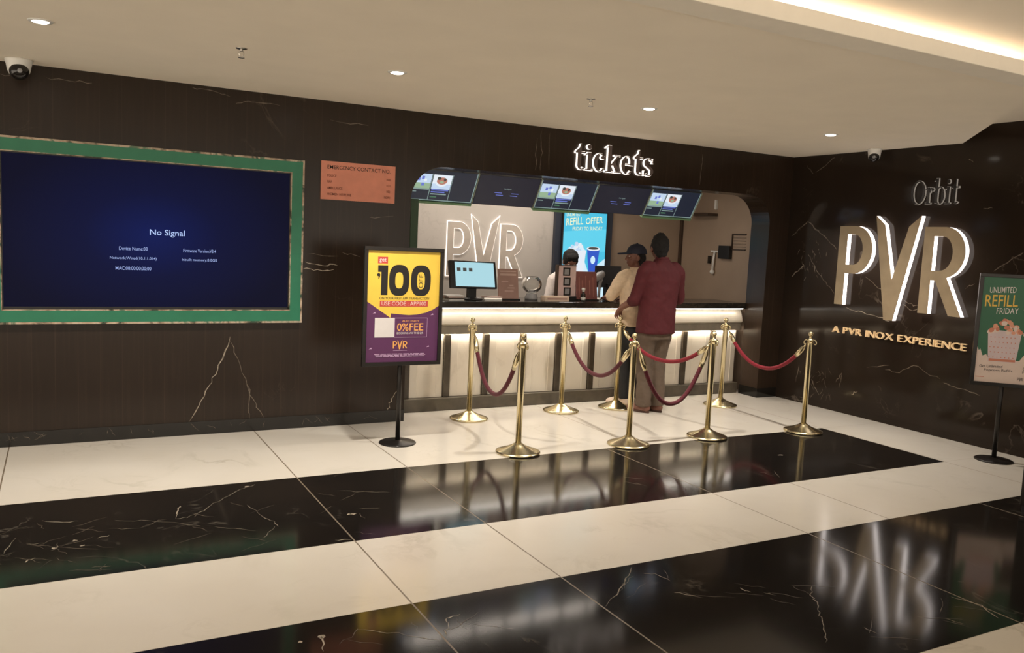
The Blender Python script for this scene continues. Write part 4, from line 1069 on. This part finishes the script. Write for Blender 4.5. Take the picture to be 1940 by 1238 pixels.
mb = MB(); mb.lathe([(1.02, -.10), (1.02, 0.)]+[(math.cos(q), math.sin(q)) for q in [i*PI/2/9 for i in range(1, 9)]]+[(.001, 1.)], P(0, -.012, .040), 'cap_navy', 36, HR @ Matrix.Diagonal((.082, .101, .088)).to_3x3())
cap_ = mb.build('cap', kid)
mb = MB(); out = arc(0, .045, .074, .145, 8, 172, 16)
vsx = [P(x, y, .040-.22*max(0, y-.08)-2.2*x*x) for x, y in out]+[P(x*.95, y, .054-.22*max(0, y-.08)-2.2*x*x) for x, y in out]
n = len(out)
mb.add(vsx, [tuple(range(n)), tuple(range(2*n-1, n-1, -1))]+[(i, i+n, (i+1) % n+n, (i+1) % n) for i in range(n)], 'cap_navy', True); mb.build('brim', cap_)
mb = MB(); mb.ball(P(0, -.012, .133), .009, 'cap_navy', 10, 6); mb.build('button', cap_)
Hh = Blob(); Hh.ell(P(0, -.045, -.008), (.078, .062, .070), HR); Hh.ell(P(0, -.055, -.060), (.064, .046, .050), HR)
for s in (-1, 1): Hh.ell(P(s*.068, -.018, .0), (.013, .030, .040), HR)
Hh.build('hair', 'hair', kid, .006, 2, .008, .03)
for a, t in FT:
    sandal(a, t, kid, 'sole', 'sole')
    Q = Blob(); foot(Q, Vector(a)+Vector((0, 0, .014)), Vector(t), .010); Q.mb.v = [(x, y, max(z, .016)) for x, y, z in Q.mb.v]; 
    Q.build('shoe', 'shoe_pale', kid, .006, 2)

# staff member behind the counter
B = Blob()
hc = Vector((-2.148, .93, 1.372))
P, HR = head(B, hc, math.radians(165), .95, -.55)
B.chain([((-2.145, .985, 1.20), .058), ((-2.147, .965, 1.27), .050), ((-2.148, .95, 1.31), .050)])
B.loft([(-2.14, 1.10, .62, .125, .095), (-2.14, 1.09, .76, .145, .10), (-2.14, 1.07, .88, .125, .088), (-2.142, 1.03, 1.04, .145, .095), (-2.143, 1.005, 1.14, .155, .092), (-2.144, .99, 1.205, .115, .065), (-2.145, .985, 1.24, .055, .05)])
LA = [((-2.300, .99, 1.185), .046), ((-2.375, .95, .98), .036), ((-2.290, .865, .905), .027)]
RA = [((-1.990, .99, 1.185), .046), ((-1.915, .95, .98), .036), ((-1.985, .865, .905), .027)]
B.chain(LA); B.chain(RA)
hand(B, LA[2][0], (.5, -.5, -.2), (0, 0, 1), 1, .35, .92); hand(B, RA[2][0], (-.4, -.5, -.2), (0, 0, 1), -1, .35, .92)
hips = [((-2.22, 1.10, .68), .082), ((-2.06, 1.10, .68), .082)]
LL = [hips[0], ((-2.225, 1.09, .40), .054), ((-2.23, 1.12, .09), .038)]; RL = [hips[1], ((-2.055, 1.09, .40), .054), ((-2.05, 1.12, .09), .038)]
B.chain(LL); B.chain(RL)
FT = [((-2.23, 1.12, .08), (-2.25, .98, 0)), ((-2.05, 1.12, .08), (-2.04, .98, 0))]
for a, t in FT: foot(B, Vector(a)+Vector((0, 0, .012)), t)
st = B.build('person', 'skin_dark', None, .0055, 3)
tag(st, 'staff member in a white shirt behind the counter, half hidden by the photo sign', 'person')
eyes(P, HR, st, .95)
S = Blob()
S.loft([(-2.14, 1.10, .70, .170, .120), (-2.14, 1.085, .82, .168, .120), (-2.14, 1.055, .96, .170, .122), (-2.143, 1.02, 1.08, .178, .120), (-2.144, .995, 1.17, .172, .105), (-2.144, .99, 1.215, .125, .082), (-2.145, .985, 1.25, .066, .064), (-2.146, .975, 1.275, .058, .058)])
for A in (LA, RA):
    e = Vector(A[1][0]); sgn = -1 if A is LA else 1
    S.chain([(Vector(A[0][0])+Vector((-.03*sgn, 0, .008)), .064), (Vector(A[0][0])+Vector((.010*sgn, 0, -.02)), .066), (Vector(A[0][0]).lerp(e, .6), .060), (e, .054), (e.lerp(Vector(A[2][0]), .6), .044)])
S.build('shirt', 'shirt_white', st, .008, 4, .016, .09)
T = Blob(); T.loft([(-2.14, 1.10, .60, .150, .105), (-2.14, 1.10, .72, .158, .110), (-2.14, 1.09, .80, .15, .10)])
for H, L in ((hips[0], LL), (hips[1], RL)): T.chain([(H[0], .092), (L[1][0], .070), (Vector(L[2][0])+Vector((0, 0, .02)), .056)])
T.build('trousers', 'trousers_black', st, .009, 3)
Hh = Blob(); Hh.ell(P(0, -.020, .042), (.084, .096, .088), HR); Hh.ell(P(0, -.045, -.010), (.074, .060, .070), HR); Hh.ell(P(0, .040, .088), (.066, .058, .036), HR)
for s in (-1, 1): Hh.ell(P(s*.070, .012, .012), (.014, .028, .035), HR)
Hh.build('hair', 'hair', st, .006, 2, .012, .03)
for a, t in FT: sandal(a, t, st, 'black', 'black')
# ------------------------------------------------------------------ light
def spot(x, y, z, w, ang=125, col=(1., .93, .84), blend=.8):
    l = bpy.data.lights.new('spot_lamp', 'SPOT'); l.energy = w; l.spot_size = math.radians(ang); l.spot_blend = blend; l.color = col; l.shadow_soft_size = .05
    o = bpy.data.objects.new('spot_lamp', l); COL.objects.link(o); o.location = (x, y, z)
for x, _ in DL: spot(x, -1.47, HC-.02, 220)
for x in (-9., -7., -5., -3., -1.2): spot(x, -5.6, 2.70, 12)  # added unseen row that brightens the front floor, no fixtures modelled
def area(x, y, z, sx, sy, w, col, rot=(0, 0, 0)):
    l = bpy.data.lights.new('booth_fill', 'AREA'); l.shape = 'RECTANGLE'; l.size = sx; l.size_y = sy; l.energy = w; l.color = col
    o = bpy.data.objects.new('booth_fill', l); COL.objects.link(o); o.location = (x, y, z); o.rotation_euler = rot
area(-2.9, .95, 2.48, 2.6, .3, 36, (1., .88, .76))  # added fill light for the booth interior, no fitting behind it
w = bpy.data.worlds.new('lobby'); SC.world = w; w.use_nodes = True
wt = w.node_tree; bg = wt.nodes['Background']; bg.inputs[1].default_value = 1.
# ambient fill for the unseen lobby, made brighter below the horizon to lift the ceiling
tcw = wt.nodes.new('ShaderNodeTexCoord'); sxw = wt.nodes.new('ShaderNodeSeparateXYZ'); wt.links.new(tcw.outputs['Generated'], sxw.inputs[0])
wt.links.new(ramp(wt, math_(wt, 'ADD', math_(wt, 'MULTIPLY', sxw.outputs[2], .5), .5), [(.40, (3.0, 2.62, 2.10)), (.50, (1.55, 1.36, 1.15)), (.56, (.90, .80, .69))]), bg.inputs[0])

# ------------------------------------------------------------------ camera
cam = bpy.data.cameras.new('camera'); cam.sensor_width = 36.; cam.sensor_fit = 'HORIZONTAL'; cam.lens = 36*1583.844/1940; cam.clip_start = .05
co = bpy.data.objects.new('camera', cam); COL.objects.link(co)
R = [[.87997541, -.47278375, .04603035], [-.00852041, -.1125963, -.99360429], [.47494281, .87395514, -.10311029]]
co.matrix_world = Matrix(((R[0][0], -R[1][0], -R[2][0], -6.87142), (R[0][1], -R[1][1], -R[2][1], -6.54624), (R[0][2], -R[1][2], -R[2][2], 1.57), (0, 0, 0, 1)))
SC.camera = co
vs = SC.view_settings; vs.view_transform = 'Standard'; vs.look = 'None'; vs.exposure = 0.; vs.gamma = 1.; vs.use_curve_mapping = False
SC.cycles.use_denoising = True; SC.cycles.max_bounces = 8; SC.cycles.sample_clamp_indirect = 6.
